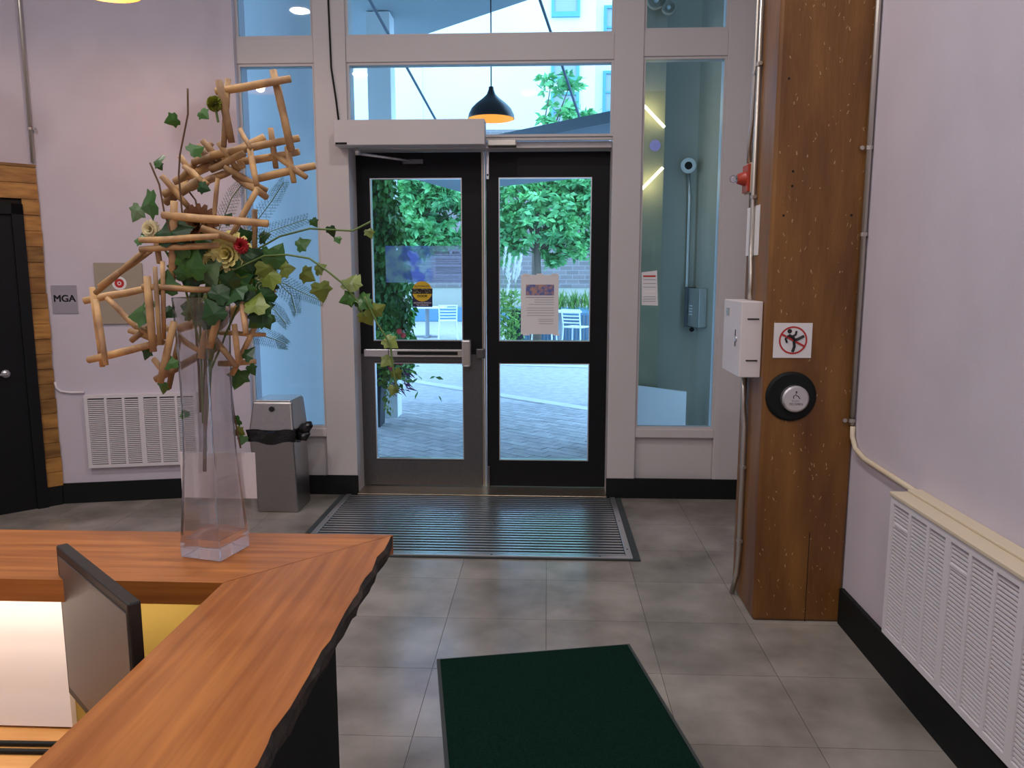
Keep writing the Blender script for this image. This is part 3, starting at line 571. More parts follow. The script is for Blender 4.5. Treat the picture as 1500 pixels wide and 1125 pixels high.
LEAVES=[ (-0.025,0.733,0.0143,200,1,-0.026,0),(0.028,0.742,0.0128,320,1,-0.026,0),(0.012,0.688,0.0171,30,1,-0.026,0),(-0.042,0.667,0.0157,175,1,-0.046,1),(-0.04,0.659,0.0086,300,1,-0.046,1),(0.021,0.627,0.0128,340,0,-0.026,-1),(-0.063,0.599,0.0285,190,1,-0.046,1),(-0.097,0.588,0.0185,240,3,-0.02,-1),(-0.1,0.561,0.0128,120,0,0.012,-1),(-0.081,0.543,0.0128,180,1,-0.048,-1),(-0.024,0.561,0.037,100,0,-0.046,1),(-0.018,0.511,0.0313,250,0,-0.026,0),(-0.008,0.481,0.0285,270,0,-0.026,0),(0.021,0.494,0.0342,300,3,-0.026,0),(-0.015,0.53,0.0228,180,1,-0.046,1),(0.002,0.527,0.0256,20,0,-0.026,0),(0.049,0.496,0.0256,330,0,-0.016,2),(0.072,0.492,0.0242,250,1,-0.016,2),(0.097,0.516,0.0256,30,0,-0.016,2),(0.132,0.519,0.0256,60,1,-0.016,2),(0.118,0.494,0.0242,290,2,-0.016,2),(0.039,0.458,0.0214,260,0,-0.004,-1),(0.066,0.471,0.0242,240,1,-0.016,2),(0.083,0.475,0.0256,280,0,0.009,-1),(0.032,0.447,0.0256,230,0,-0.025,-1),(0.095,0.552,0.0157,20,0,0.034,4),(0.149,0.496,0.0171,10,2,-0.016,2),(0.183,0.486,0.0185,330,2,-0.016,2),(0.205,0.498,0.0143,30,2,-0.016,2),(0.211,0.46,0.0214,280,2,-0.032,-1),(0.256,0.475,0.0199,70,2,-0.016,2),(0.25,0.447,0.0171,200,1,-0.016,2),(0.277,0.442,0.0199,330,1,-0.016,3),(0.183,0.575,0.01,300,1,0.034,4),(0.212,0.56,0.0128,280,0,0.034,4),(0.162,0.54,0.0171,30,1,0.034,4),(0.278,0.557,0.0114,290,2,0.034,4),(0.223,0.546,0.0086,290,1,0.034,4),(0.041,0.581,0.0143,60,0,0.014,-1),(0.063,0.552,0.0199,20,0,0.034,4),(0.017,0.549,0.0199,100,0,-0.031,-1),(0.029,0.475,0.0228,200,1,-0.016,2),(0.25,0.448,0.0157,210,1,-0.016,2),(0.263,0.476,0.0171,70,2,-0.016,2),(0.278,0.443,0.0171,20,1,-0.016,3),(0.282,0.416,0.0185,300,2,-0.016,2),(0.32,0.376,0.0171,320,2,-0.016,3),(0.311,0.344,0.0143,230,2,-0.016,3),(0.3,0.431,0.0157,30,2,-0.016,3),(-0.093,0.425,0.0313,190,1,-0.035,-1),(-0.054,0.424,0.0157,330,0,-0.015,-1),(-0.11,0.353,0.0143,250,1,0.006,-1),(-0.045,0.344,0.0157,100,1,-0.042,-1),(-0.07,0.298,0.0157,250,1,-0.024,-1),(0.037,0.306,0.0228,250,1,0.034,5),(0.081,0.357,0.0171,60,0,-0.023,-1),(0.069,0.324,0.0128,300,1,0.017,-1),(0.03,0.23,0.0128,200,1,0.034,5),(0.035,0.21,0.0128,320,2,0.034,5),(0.04,0.196,0.0114,250,1,0.034,5),(-0.039,0.252,0.0114,120,1,-0.015,-1),(0.33,0.322,0.0128,300,2,-0.016,3),(0.322,0.295,0.0114,250,2,-0.016,3) ]
STEMS=[
[(0.006, 0.781), (0.004, 0.742), (-0.013, 0.679), (-0.017, 0.647), (-0.015, 0.586), (0.001, 0.475)] ,
[(-0.053, 0.664), (-0.04, 0.63), (-0.035, 0.588), (-0.02, 0.53)] ,
[(0.051, 0.49), (0.113, 0.518), (0.152, 0.52), (0.189, 0.514), (0.215, 0.496), (0.241, 0.475), (0.267, 0.445), (0.277, 0.419)] ,
[(0.279, 0.452), (0.298, 0.409), (0.32, 0.373), (0.324, 0.332), (0.33, 0.291)] ,
[(0.059, 0.517), (0.124, 0.552), (0.176, 0.565), (0.211, 0.563), (0.25, 0.561), (0.281, 0.576)] ,
[(0.024, 0.315), (0.028, 0.247), (0.033, 0.207), (0.037, 0.182)] ,
[(-0.008, 0.533), (-0.019, 0.613), (-0.03, 0.628)] ,
[(0.004, 0.458), (-0.007, 0.28), (-0.016, 0.147)] ,
[(-0.006, 0.458), (-0.009, 0.328), (-0.012, 0.233)] ,
[(0.013, 0.458), (0.001, 0.327), (-0.012, 0.222)] ,
[(-0.019, 0.444), (-0.017, 0.327), (-0.019, 0.251)] ,
]
# ================================================================== RECEPTION COUNTER
ct = thing('reception_counter', (-.9, .9, 0), 'L-shaped varnished timber reception counter with charred live edge', 'counter')
zt, th = 1.07, .038
b1 = MB().prism([(-1.75, 1.15), (-.5165, 1.15), (-.2885, 1.388), (-1.75, 1.382)], zt - th, zt).build('top_slab', 'slab_x', ct)
random.seed(9)
edge = []; y = 1.386
while y > .1: edge.append((-.289 - random.uniform(0, .006), y)); y -= random.uniform(.02, .05)
b2 = MB().prism([(-.5145, .1), (edge[-1][0] - .012, .1)] + [(x_ - .012, y_) for x_, y_ in edge[::-1]] + [(-.299, 1.376), (-.5145, 1.15)], zt - th, zt - .003).build('slab_core', 'slab_y', ct)
MB().prism([(-.5145, .1), (edge[-1][0], .1)] + [(x_ + .0005, y_) for x_, y_ in edge[::-1]] + [(-.2872, 1.3878), (-.5145, 1.15)], zt - .003, zt).build('top_slab', 'slab_y', ct)
be = MB(); n = len(edge)
prof = [(0.0005, -.0008), (.005, -.008), (.003, -.020), (-.002, -.031), (-.006, -.0385), (-.02, -.039)]
for i, (x, y) in enumerate(edge):
    for (dx, dz) in prof: be.v.append((x + dx + (random.uniform(-.003, .003) if dz < -.005 else 0), y, zt + dz))
k = len(prof)
for i in range(n - 1):
    for j in range(k - 1): be.f.append((i * k + j, i * k + j + 1, (i + 1) * k + j + 1, (i + 1) * k + j))
be.build('live_edge', 'bark', ct)
B(-1.75, 1.27, 0, -.41, 1.30, zt - th).build('back_panel', 'mustard', ct)
B(-.41, .1, 0, -.38, 1.30, zt - th).build('side_panel', 'black', ct)
B(-1.75, .25, .70, -.41, 1.27, .74).build('worktop', 'desk', ct, bevel=.003)
tag(B(-1.62, 1.255, .745, -.855, 1.269, 1.028).build('white_board', 'white'), 'plain white board standing against the counter back panel', 'board')
for i, (dz, dy) in enumerate(((.005, 0), (.005, -.022))):
    tag(MB().tube([(-1.6, 1.22 + dy, .740 + dz), (-1.1, 1.20 + dy, .740 + dz), (-.85, 1.205 + dy, .740 + dz), (-.70, 1.17 + dy, .740 + dz)], .0045, 8).build('power_cable', 'black', None, True), ('dark worktop cable running closest to the white board', 'dark worktop cable on the far side of its twin from the white board')[i], 'cable', 'cables on the worktop')
us = thing('shelf_light', (-1.1, 1.19, zt - th), 'slim light strip fixed under the back slab of the counter', 'lamp')
B(-1.6, 1.18, zt - th - .010, -.56, 1.20, zt - th - .001).build('strip', 'led', us)
l_ = bpy.data.lights.new('strip_glow', 'AREA'); l_.shape = 'RECTANGLE'; l_.size = 1.0; l_.size_y = .02; l_.energy = 1.1; l_.color = (1, .88, .80)
o = bpy.data.objects.new('strip_glow', l_); COL.objects.link(o); o.location = (-1.08, 1.19, zt - th - .014); adopt(o, us)
mo_ = thing('monitor', (-.69, 1.06, .74), 'black monitor seen side-on behind the timber counter', 'monitor')
TL, TR = Vector((-.80, 1.172, 0)), Vector((-.560, .955, 0)); md = (TR - TL).normalized(); mn = Vector((md.y, -md.x, 0))
if mn.dot(Vector((-1, -1, 0))) < 0: mn = -mn
Lm = (TR - TL).length
MB().obox(TL, md, mn, 0, Lm, -.018, 0, .86, 1.12).build('shell', 'monitor', mo_, bevel=.003)
MB().obox(TL, md, mn, .014, Lm - .004, 0, .0015, .878, 1.105).build('screen', 'screen', mo_)
MB().obox(TL, md, mn, Lm * .4, Lm * .6, -.025, -.005, .745, .87).build('stand_neck', 'monitor', mo_)
MB().obox(TL, md, mn, Lm * .2, Lm * .8, -.06, .06, .7405, .75).build('stand_foot', 'monitor', mo_)
# ================================================================== VASE AND ARRANGEMENT
VC = Vector((-.585, 1.285, zt))
vs = thing('glass_vase', tuple(VC), 'tall tapered square clear glass vase on the counter', 'vase')
def sq(hw, z, a): return [(VC.x + hw * 1.41421 * math.cos(a + q * math.pi / 2), VC.y + hw * 1.41421 * math.sin(a + q * math.pi / 2), zt + z) for q in range(4)]
ang = math.radians(45 - 14)
outer = [(.0405, .001), (.041, .02), (.0365, .09), (.032, .17), (.030, .26), (.031, .36), (.0335, .45)]
inner = [(.0308, .45), (.0283, .36), (.0273, .26), (.0292, .17), (.033, .09), (.0355, .035)]
vm = MB()
for hw, z in outer + inner: vm.v += sq(hw, z, ang)
R_ = len(outer) + len(inner)
for i in range(R_ - 1):
    for j in range(4): m_ = (j + 1) % 4; vm.f.append((i * 4 + j, i * 4 + m_, (i + 1) * 4 + m_, (i + 1) * 4 + j))
vm.f.append((3, 2, 1, 0)); q0 = (R_ - 1) * 4; vm.f.append((q0, q0 + 1, q0 + 2, q0 + 3))
vm.build('body', 'vase', vs, bevel=.004)
tag(MB().box(-.662, 1.3305, 1.155, -.524, 1.332, 1.240).build('gift_card', 'white'), 'white gift card taped to the back of the glass vase', 'card')
def wp(u, v, w=0.0): return Vector((-.58 + u, 1.285 + w, 1.07 + v))
ts = thing('twig_sculpture', tuple(wp(0, .45)), 'open lattice of tied bamboo sticks rising from the glass vase', 'sculpture')
for (u0, v0, u1, v1, r_, w0, w1) in STICKS:
    a_, b_ = wp(u0, v0, w0), wp(u1, v1, w1); d = (b_ - a_).normalized() * .006
    pts = [a_ - d, a_.lerp(b_, .33) + Vector((0, 0, random.uniform(-.0015, .0015))), a_.lerp(b_, .66) + Vector((0, 0, random.uniform(-.0015, .0015))), b_ + d]
    MB().tube(pts, [r_ * 1.15, r_ * 1.28, r_ * 1.22, r_ * 1.1], 8).build('stick', 'bamboo', ts, True)
# ivy
def leaf_mesh(kind):
    pts = [(0, 0), (.24, -.12), (.50, 0), (.46, .20), (.64, .42), (.40, .54), (.24, .80), (0, 1.10)]
    out = pts + [(-x, y) for x, y in pts[-2:0:-1]]
    mb = MB(); mb.v.append((0, .30, 0.07)); n = len(out)
    for x, y in out: mb.v.append((x, y, -.10 * abs(x) - .10 * y * y))
    for i in range(n): mb.f.append((0, 1 + i, 1 + (i + 1) % n))
    me = bpy.data.meshes.new('leaf'); me.from_pydata(mb.v, [], mb.f); me.materials.append(M['leaf%d' % kind])
    if kind == 3:
        bm = bmesh.new(); bm.from_mesh(me)
        r_ = bmesh.ops.inset_region(bm, faces=bm.faces, thickness=.09); me.materials.append(M['leafrim'])
        for f in r_['faces']: f.material_index = 1
        bm.to_mesh(me); bm.free()
    return me
LM = [leaf_mesh(i) for i in range(4)]
names = ['leafy twig rising left of the bamboo lattice', 'short ivy sprig at the left of the lattice', 'long ivy vine trailing right towards the doors', 'ivy tip hanging in front of the door glass', 'thin ivy vine reaching right across the white post', 'short ivy sprig hanging beside the vase', 'curled brown twig inside the lattice',
         'thick brown stem standing in the vase', 'green stem standing left in the vase', 'green stem leaning right in the vase', 'thin stem at the left inside the vase']
roots = []; SW = [-.03, -.05, -.02, -.02, .03, .03, .03, 0, -.004, .006, .003]
for i, path in enumerate(STEMS):
    pts = [wp(u, v, SW[i]) for u, v in path]
    t = thing('ivy_vine', tuple(pts[0]), names[i], 'vine') if i < 6 else ts
    r0 = .0016 if i < 7 else (.0035 if i == 7 else .0022)
    sm_ = []
    for j in range(len(pts) - 1):
        for q in range(4): sm_.append(pts[j].lerp(pts[j + 1], q / 4))
    sm_.append(pts[-1])
    MB().tube(sm_, r0, 6).build('stem', 'gstem' if i in (2, 3, 4, 8, 9) else 'stem', t, True); roots.append((t, path))
fol = thing('ivy_foliage', tuple(wp(.0, .45)), 'dense bunch of dark ivy leaves at the mouth of the vase', 'foliage')
random.seed(21)
for i in range(34): LEAVES.append((random.uniform(-.05, .115), random.gauss(.475, .035), random.uniform(.020, .032), random.randint(0, 359), random.choice((0, 0, 1, 1, 2)), random.uniform(-.05, .03), -1))
for (u, v, sz, an, kd, lw_, si_) in LEAVES:
    best = roots[si_][0] if si_ >= 0 else None; w_ = lw_
    o = bpy.data.objects.new('leaf', LM[kd]); COL.objects.link(o); par = best or fol
    M4 = Matrix.Translation(wp(u, v, w_)) @ Matrix.Rotation(random.uniform(-.5, .5), 4, 'Z') @ Matrix.Rotation(math.radians(90 + random.uniform(-35, 20)), 4, 'X') @ Matrix.Rotation(math.radians(an - 90), 4, 'Z') @ Matrix.Scale(sz * 1.45, 4) @ Matrix.Translation((0, -.45, 0))
    adopt(o, par); o.matrix_basis = M4
def flower(name, u, v, w_, R, layers, m, label):
    t = thing(name, tuple(wp(u, v, w_)), label, 'flower'); c = wp(u, v, w_)
    for L_ in range(layers):
        f = L_ / max(1, layers - 1); n_ = 16 - 2 * L_; pm = MB()
        for i in range(n_):
            q = 2 * math.pi * (i + .5 * (L_ % 2)) / n_; el = math.radians(5 + 70 * f)
            d = Vector((math.cos(q) * math.cos(el), -math.sin(el), math.sin(q) * math.cos(el))); s_ = Vector((-math.sin(q), 0, math.cos(q)))
            r1 = R * (1 - .25 * f); wv = R * .20
            a0_ = c + d * R * .15; a1_ = c + d * r1 * .65 + Vector((0, -.12 * R, 0)); a2_ = c + d * r1
            b_ = len(pm.v); pm.v += [tuple(a0_ - s_ * wv * .4), tuple(a0_ + s_ * wv * .4), tuple(a1_ + s_ * wv), tuple(a1_ - s_ * wv), tuple(a2_ + s_ * wv * .45), tuple(a2_ - s_ * wv * .45)]
            pm.f += [(b_, b_ + 1, b_ + 2, b_ + 3), (b_ + 3, b_ + 2, b_ + 4, b_ + 5)]
        pm.build('petal_ring', m, t)
    MB().tube([tuple(c + Vector((0, .004, 0))), tuple(c.lerp(wp(0, .40), .5) + Vector((0, .012, 0))), tuple(wp(0, .32))], .002, 6).build('stem', 'gstem', t)
    return t
flower('chrysanthemum', .050, .521, .0, .040, 6, 'yellow', 'large pale yellow chrysanthemum in the middle of the arrangement')
flower('chrysanthemum', .022, .508, -.01, .022, 5, 'yellow', 'smaller yellow chrysanthemum behind the crossing sticks')
flower('carnation', .105, .467, .0, .022, 5, 'cream', 'cream flower at the right rim of the arrangement')
flower('carnation', .076, .535, -.02, .014, 4, 'red', 'small dark red flower above the yellow chrysanthemum')
flower('carnation', -.068, .561, -.03, .016, 4, 'cream', 'small cream flower at the left among ivy leaves')
flower('dried_flower', .005, .570, -.01, .034, 4, 'dried', 'dried brown flower head under the lattice')
mp_ = thing('pompon_flower', tuple(wp(.039, .764)), 'lime green pompon flower tied at the top of the lattice', 'flower')
pm = MB(); c = wp(.055, .754, -.045)
for i in range(260):
    z_ = random.uniform(-1, 1); q = random.uniform(0, 6.283); d = Vector((math.sqrt(1 - z_ * z_) * math.cos(q), math.sqrt(1 - z_ * z_) * math.sin(q), z_)); s_ = d.orthogonal().normalized() * .0022
    pm.quad(tuple(c + d * .004 - s_), tuple(c + d * .004 + s_), tuple(c + d * .0125 + s_ * .7), tuple(c + d * .0125 - s_ * .7))
stuff(pm.build('floret', 'moss', mp_)); MB().tube([tuple(c), tuple(c + Vector((.004, .0, -.028)))], .002).build('stem', 'gstem', mp_)
FERN = [([(.05, .53), (.108, .561), (.175, .583)], 'feathery fern frond stretching right above the yellow flower'), ([(.06, .55), (.11, .61), (.135, .645)], 'feathery fern frond rising right under the lattice'), ([(.09, .49), (.15, .46), (.195, .44)], 'feathery fern frond drooping right of the cream flower'),
        ([(.07, .45), (.108, .426), (.128, .40)], 'short fern frond below the cream flower'), ([(.06, .39), (.106, .375), (.126, .366)], 'lowest fern frond beside the vase'), ([(.01, .55), (.042, .617), (.07, .65)], 'pale fern frond behind the lattice'), ([(.09, .50), (.138, .452), (.145, .42)], 'fern frond hanging down in front of the window')]
for i, (path, lab) in enumerate(FERN):
    t = thing('fern_frond', tuple(wp(*path[0], .03)), lab, 'fern')
    pts = [wp(u, v, .035) for u, v in path]; fm = MB(); tot = []
    for j in range(2):
        for q in range(12): tot.append(pts[j].lerp(pts[j + 1], q / 12))
    MB().tube(tot, .0008, 5).build('stem', 'gstem', t)
    for j, pnt in enumerate(tot):
        d = (pts[2] - pts[0]).normalized(); ln = .024 * (1 - .6 * j / len(tot))
        for sgn in (-1, 1):
            n_ = Vector((-d.z, 0, d.x)) * sgn; br = (n_ * .8 + d * .6).normalized(); tip = pnt + br * ln
            s_ = Vector((-br.z, 0, br.x)) * .0003
            fm.quad(tuple(pnt - s_), tuple(pnt + s_), tuple(tip + s_), tuple(tip - s_))
            for q in range(2, 8, 2):
                if random.random() < .35: continue
                b_ = pnt.lerp(tip, q / 8)
                for s2 in (-1, 1):
                    e = b_ + (Vector((-br.z, 0, br.x)) * s2 + br * .7) * .006 * (1.1 - q / 9) + Vector((0, random.uniform(-.003, .003), 0)); fm.quad(tuple(b_), tuple(b_ + br * .0005), tuple(e + br * .0003), tuple(e))
    stuff(fm.build('leaflets', 'fern', t))
# ================================================================== OUTSIDE
pv = struct(B(-25, 5.53, -.12, 25, 60, -.012).build('pavement', 'paver'))
rd = math.radians(38); rx, ry = Vector((-math.cos(rd), math.sin(rd), 0)), Vector((math.sin(rd), math.cos(rd), 0))
bmesh_ = None; cand = []
for i in range(-60, 60):
    for j in range(-10, 90):
        c = Vector((-.4, 5.6, 0)) + rx * ((i + .5 * (j % 2)) * .21) + ry * (j * .105)
        if c.y < 5.68 or c.y > 9.2: continue
        xr = c.x / c.y
        if -.235 < xr < .065 : cand.append((c.y, c))
cand.sort(key=lambda t: t[0])
for _, c in cand[:300]:
    if bmesh_ is None:
        o = MB().box(-.101, -.0485, -.03, .101, .0485, 0).build('brick', 'paver', pv, bevel=.003); bmesh_ = o.data
    else:
        o = bpy.data.objects.new('brick', bmesh_); COL.objects.link(o); o.parent = pv
    o.location = (c.x, c.y, random.uniform(-.002, .001)); o.rotation_euler = (0, 0, math.pi - rd)
rest = MB()
for _, c in cand[300:]:
    rest.obox(c, rx, ry, -.101, .101, -.0485, .0485, -.012, 0)
stuff(rest.build('far_bricks', 'paver', pv))
for (a_, b_) in (((-3.2, 12.2), (1.4, 8.0)), ((-6, 14.3), (3, 12.4))):
    a_, b_ = Vector((*a_, 0)), Vector((*b_, 0)); t_ = (b_ - a_).normalized(); n_ = Vector((-t_.y, t_.x, 0))
    MB().obox(a_, t_, n_, 0, (b_ - a_).length, -.09, .09, -.01, .004).build('paving_band', 'band', pv)
def ext(name, mb, m, label, cat, **k): return tag(mb.build(name, m, None, **k), label, cat)
ext('exterior_wall', B(-5.5, 6.2, -.01, -1.64, 6.4, 4.19), 'concrete', 'pale rendered outer wall beyond the left sidelight', 'wall')
ext('overhang', MB().prism([(-5.5, 5.56), (2.6, 5.56), (2.6, 5.95), (.63, 7.2), (.29, 7.53), (-1.66, 9.27), (-5.5, 9.27)], 4.2, 4.45), 'soffit', 'large grey building overhang above the entrance', 'overhang')
cn = thing('canopy', (-.6, 9.5, 2.87), 'low blue grey canopy over the terrace hung on rods', 'canopy')
MB().prism([(.60, 7.0), (-.5, 8.15), (-1.5, 9.2), (-2.0, 10.6), (-1.4, 12.9), (-.8, 12.1), (.62, 10.9)], 2.87, 2.97).build('roof', 'canopy', cn)
MB().tube([(-.275, 6.2, 4.18), (.5, 9.3, 2.97)], .014).build('rod', 'canopy', cn); MB().tube([(-1.68, 6.2, 4.18), (-1.15, 10.4, 2.97)], .014).build('rod', 'canopy', cn)
# alcove beyond the right sidelight
ext('alcove_wall', MB().prism([(.60, 7.0), (1.29, 6.93), (1.62, 5.5), (1.8, 5.5), (1.5, 7.15), (.6, 7.15)], -.01, 4.19), 'dconc', 'grey rendered alcove wall beyond the right sidelight', 'wall')
lw = thing('light_panel', (.79, 6.6, 0), 'timber panel with two slanting warm light tubes outside the sidelight', 'light panel')
B(.60, 6.60, -.01, .955, 6.70, 3.03).build('panel', 'panelw', lw); B(.60, 6.60, 3.03, .955, 6.70, 4.19).build('upper_panel', 'dconc', lw)
for (x0, z0, x1, z1) in ((.70, 2.99, .950, 2.74), (.945, 2.42, .70, 2.17)): MB().tube([(x0, 6.575, z0), (x1, 6.575, z1)], .012, 8).build('light_tube', 'led', lw)
for z_ in (2.86, 2.30):
    l = bpy.data.lights.new('tube_glow', 'POINT'); l.energy = 2.5; l.color = (1, .75, .4); l.shadow_soft_size = .1; o = bpy.data.objects.new('tube_glow', l); COL.objects.link(o); o.location = (.82, 6.50, z_); adopt(o, lw)
MB().lathe([(0, -.01), (.045, -.01), (.045, 0)], (.88, 6.60, 2.60), 'y', 24).build('purple_disc', mat('mauve disc', (.30, .24, .55), .5), lw)
hn = thing('siren_horn', (1.205, 6.93, 2.47), 'round grey siren horn with a black mouth on the alcove wall', 'siren')
MB().lathe([(.033, -.10), (.062, -.11), (.066, -.095), (.045, -.03), (.03, 0)], (1.2, 6.935, 2.47), 'y', 28).build('horn', 'concrete', hn, True)
MB().lathe([(0, -.085), (.04, -.09)], (1.2, 6.935, 2.47), 'y', 24).build('mouth', 'black', hn)
MB().tube([(1.215, 6.90, 2.41), (1.23, 6.90, 2.2), (1.232, 6.90, 1.35), (1.235, 6.89, 1.24), (1.245, 6.87, 1.18), (1.25, 6.84, 1.165)], .014, 8).build('conduit', 'galv', hn, True)
ib = thing('intercom_box', (1.34, 6.70, 1.1), 'grey metal intercom box with a cover flap in the alcove', 'box')
it = Vector((.33, -1.43, 0)).normalized(); inn = Vector((-it.y, it.x, 0)); inn = inn if inn.x < 0 else -inn
io = Vector((1.29, 6.93, 0))
MB().obox(io, it, inn, .06, .30, .001, .07, 1.10, 1.43).build('case', 'galv', ib, bevel=.004)
MB().obox(io, it, inn, .055, .065, .001, .10, 1.09, 1.44).build('flap', 'dsteel', ib)
for z_ in (1.20, 1.225, 1.25, 1.275): MB().obox(io, it, inn, .09, .16, .0705, .073, z_, z_ + .008).build('label_strip', 'white', ib)
MB().lathe([(0, -.01), (.02, -.01), (.02, .01)], (1.27, 6.82, 1.07), 'y', 16).build('lock', 'black', ib)
ext('kick_board', MB().hexa([(.56, 6.50, -.01), (1.19, 6.53, -.01), (1.19, 6.56, -.01), (.56, 6.53, -.01), (.56, 6.50, .64), (1.19, 6.53, .56), (1.19, 6.56, .56), (.56, 6.53, .64)]), 'white', 'low white board standing at the foot of the alcove', 'board')
fl_ = thing('flood_light', (.86, 6.59, 3.72), 'twin round floodlights with a cable high on the outer panel', 'lamp')
for x, z_, r_ in ((.845, 3.70, .075), (.945, 3.64, .055)):
    MB().lathe([(r_ * .5, .03), (r_, -.05), (r_, -.09), (r_ * .85, -.09), (r_ * .8, -.06), (0, -.05)], (x, 6.56, z_), 'y', 24).build('lamp_head', 'dconc', fl_, True)
    MB().lathe([(0, -.075), (r_ * .3, -.07), (r_ * .3, -.05)], (x, 6.56, z_), 'y', 16).build('lens', 'chair', fl_, True)
MB().tube([(.85, 6.57, 3.78), (.88, 6.57, 3.86), (.93, 6.57, 3.95), (.93, 6.58, 4.18)], .006).build('cable', 'black', fl_)
# far buildings
fb = thing('white_building', (0, 33, 0), 'tall white building with teal framed windows beyond the terrace', 'building')
B(-20, 33, -.01, 1.9, 36, 22).build('front_wall', 'facade', fb); B(1.9, 34.2, -.01, 20, 36, 22).build('setback_wall', 'facade', fb)
B(-5.35, 32.93, 0, -5.2, 33, 22).build('downpipe', 'facade', fb)
for x0, x1, z0, z1 in ((.1, 1.25, 9.3, 10.8), (.1, 1.25, 7.3, 8.9), (.1, 1.25, 11.8, 13.4), (2.3, 3.0, 8.2, 10.0), (2.3, 3.0, 10.8, 12.6), (-9.0, -7.6, 12.5, 14.5)):
    yy = 33 if x0 < 1.9 else 34.2
    wf = MB().box(x0, yy - .12, z0, x0 + .12, yy, z1).box(x1 - .12, yy - .12, z0, x1, yy, z1).box(x0 + .12, yy - .12, z0, x1 - .12, yy, z0 + .2).box(x0 + .12, yy - .12, z1 - .12, x1 - .12, yy, z1).box(x0 + .12, yy - .1, (z0 + z1) / 2, x1 - .12, yy, (z0 + z1) / 2 + .08).build('window', 'teal', fb)
    B(x0 + .12, yy - .05, z0 + .2, x1 - .12, yy - .01, z1 - .12).build('pane', 'farglass', wf)
bb = thing('brick_building', (0, 26, 0), 'grey brown brick building behind the terrace trees', 'building')
B(-18, 26, 1.1, 18, 27.5, 6.2).build('brick_wall', 'brickw', bb); B(-18, 25.9, 0, 18, 27.5, 1.1).build('plinth', 'creamw', bb); B(-18, 25.85, 1.1, 18, 25.99, 1.28).build('string_course', 'brickw', bb)
B(-18, 25.1, 0, 18, 25.6, .45).build('bench_step', 'bluep', bb)
def leaves(n, fn, size, elong=2.2):
    mb = MB()
    for i in range(n):
        c, nd = fn(); d = Vector((random.gauss(0, 1), random.gauss(0, 1), random.gauss(0, .5) - .2)).normalized()
        if nd is not None: d = (d * .7 + nd).normalized()
        s_ = d.orthogonal().normalized(); s_ = (Matrix.Rotation(random.uniform(0, 6.28), 3, d) @ s_); L_ = size * random.uniform(.7, 1.3); W_ = L_ / elong / 2
        a_ = c; m_ = c + d * L_ * .5 + Vector((0, 0, L_ * .06)); e_ = c + d * L_
        b_ = len(mb.v); mb.v += [tuple(a_), tuple(m_ + s_ * W_), tuple(e_), tuple(m_ - s_ * W_)]; mb.f += [(b_, b_ + 1, b_ + 2, b_ + 3)]
    return mb
def tree(name, base, h0, clumps, n, label, group, size=.17):
    t = thing(name, base, label, 'tree', group); bx_, by_, _ = base
    MB().tube([(bx_, by_, 0), (bx_ + .03, by_, h0 * .6), (bx_, by_, h0), (bx_ + .05, by_, h0 + 1.2)], [.09, .075, .06, .03], 10).build('trunk', 'trunk', t, True)
    br = MB()
    for (cx_, cy_, cz_, r_) in clumps: br.tube([(bx_, by_, h0 - .1 + random.uniform(0, .5)), (bx_ * .5 + cx_ * .5, by_ * .5 + cy_ * .5, (h0 + cz_) / 2 + .1), (cx_, cy_, cz_)], [.03, .02, .008], 6)
    br.build('branches', 'trunk', t, True)
    tw = []
    for (cx_, cy_, cz_, r_) in clumps:
        for i in range(int(34 * r_ * r_ * 4)):
            while True:
                v = Vector((random.uniform(-1, 1), random.uniform(-1, 1), random.uniform(-.8, .8)))
                if v.length < 1: break
            tw.append(Vector((cx_, cy_, cz_)) + v * r_)
    def fn(): return random.choice(tw) + Vector((random.gauss(0, .03),) * 3), None
    stuff(leaves(n, fn, size).build('crown_leaves', 'tleaf', t))
random.seed(31)
tree('terrace_tree', (-.2, 15, 0), 2.0, [(-.2 + a_, 15 + b_, c_, r_) for a_, b_, c_, r_ in ((-.55, 0, 2.35, .5), (.1, -.2, 2.6, .6), (.75, 0, 2.3, .5), (.5, .3, 2.9, .6), (-.4, .2, 3.0, .55), (1.1, 0, 2.8, .45), (1.15, .2, 2.0, .35), (.9, .2, 3.3, .5), (.1, .2, 3.5, .5), (-.6, 0, 1.95, .28), (.2, .1, 1.95, .35))], 7500, 'green terrace tree standing behind the right door leaf', None)
tree('terrace_tree', (-.3, 17.5, 0), 3.4, [(-.05 + a_, 17.5, c_, r_) for a_, c_, r_ in ((.3, 4.9, .38), (.75, 5.0, .35), (.1, 5.6, .28), (.55, 5.7, .25), (.8, 4.5, .4), (.25, 4.5, .35), (0, 4.2, .4), (.6, 4.0, .5))], 1500, 'slender taller tree showing above the canopy', None, .2)
tree('terrace_tree', (-2.7, 14, 0), 1.9, [(-2.6 + a_, 14 + b_, c_, r_) for a_, b_, c_, r_ in ((0, 0, 2.75, .5), (.4, .1, 2.5, .4), (.75, 0, 2.9, .4), (-.1, 0, 2.2, .4), (.55, 0, 2.1, .28), (.25, .2, 3.1, .5), (.95, .1, 2.15, .22), (1.0, .2, 2.7, .25))], 5200, 'green terrace tree standing behind the left door leaf', None)
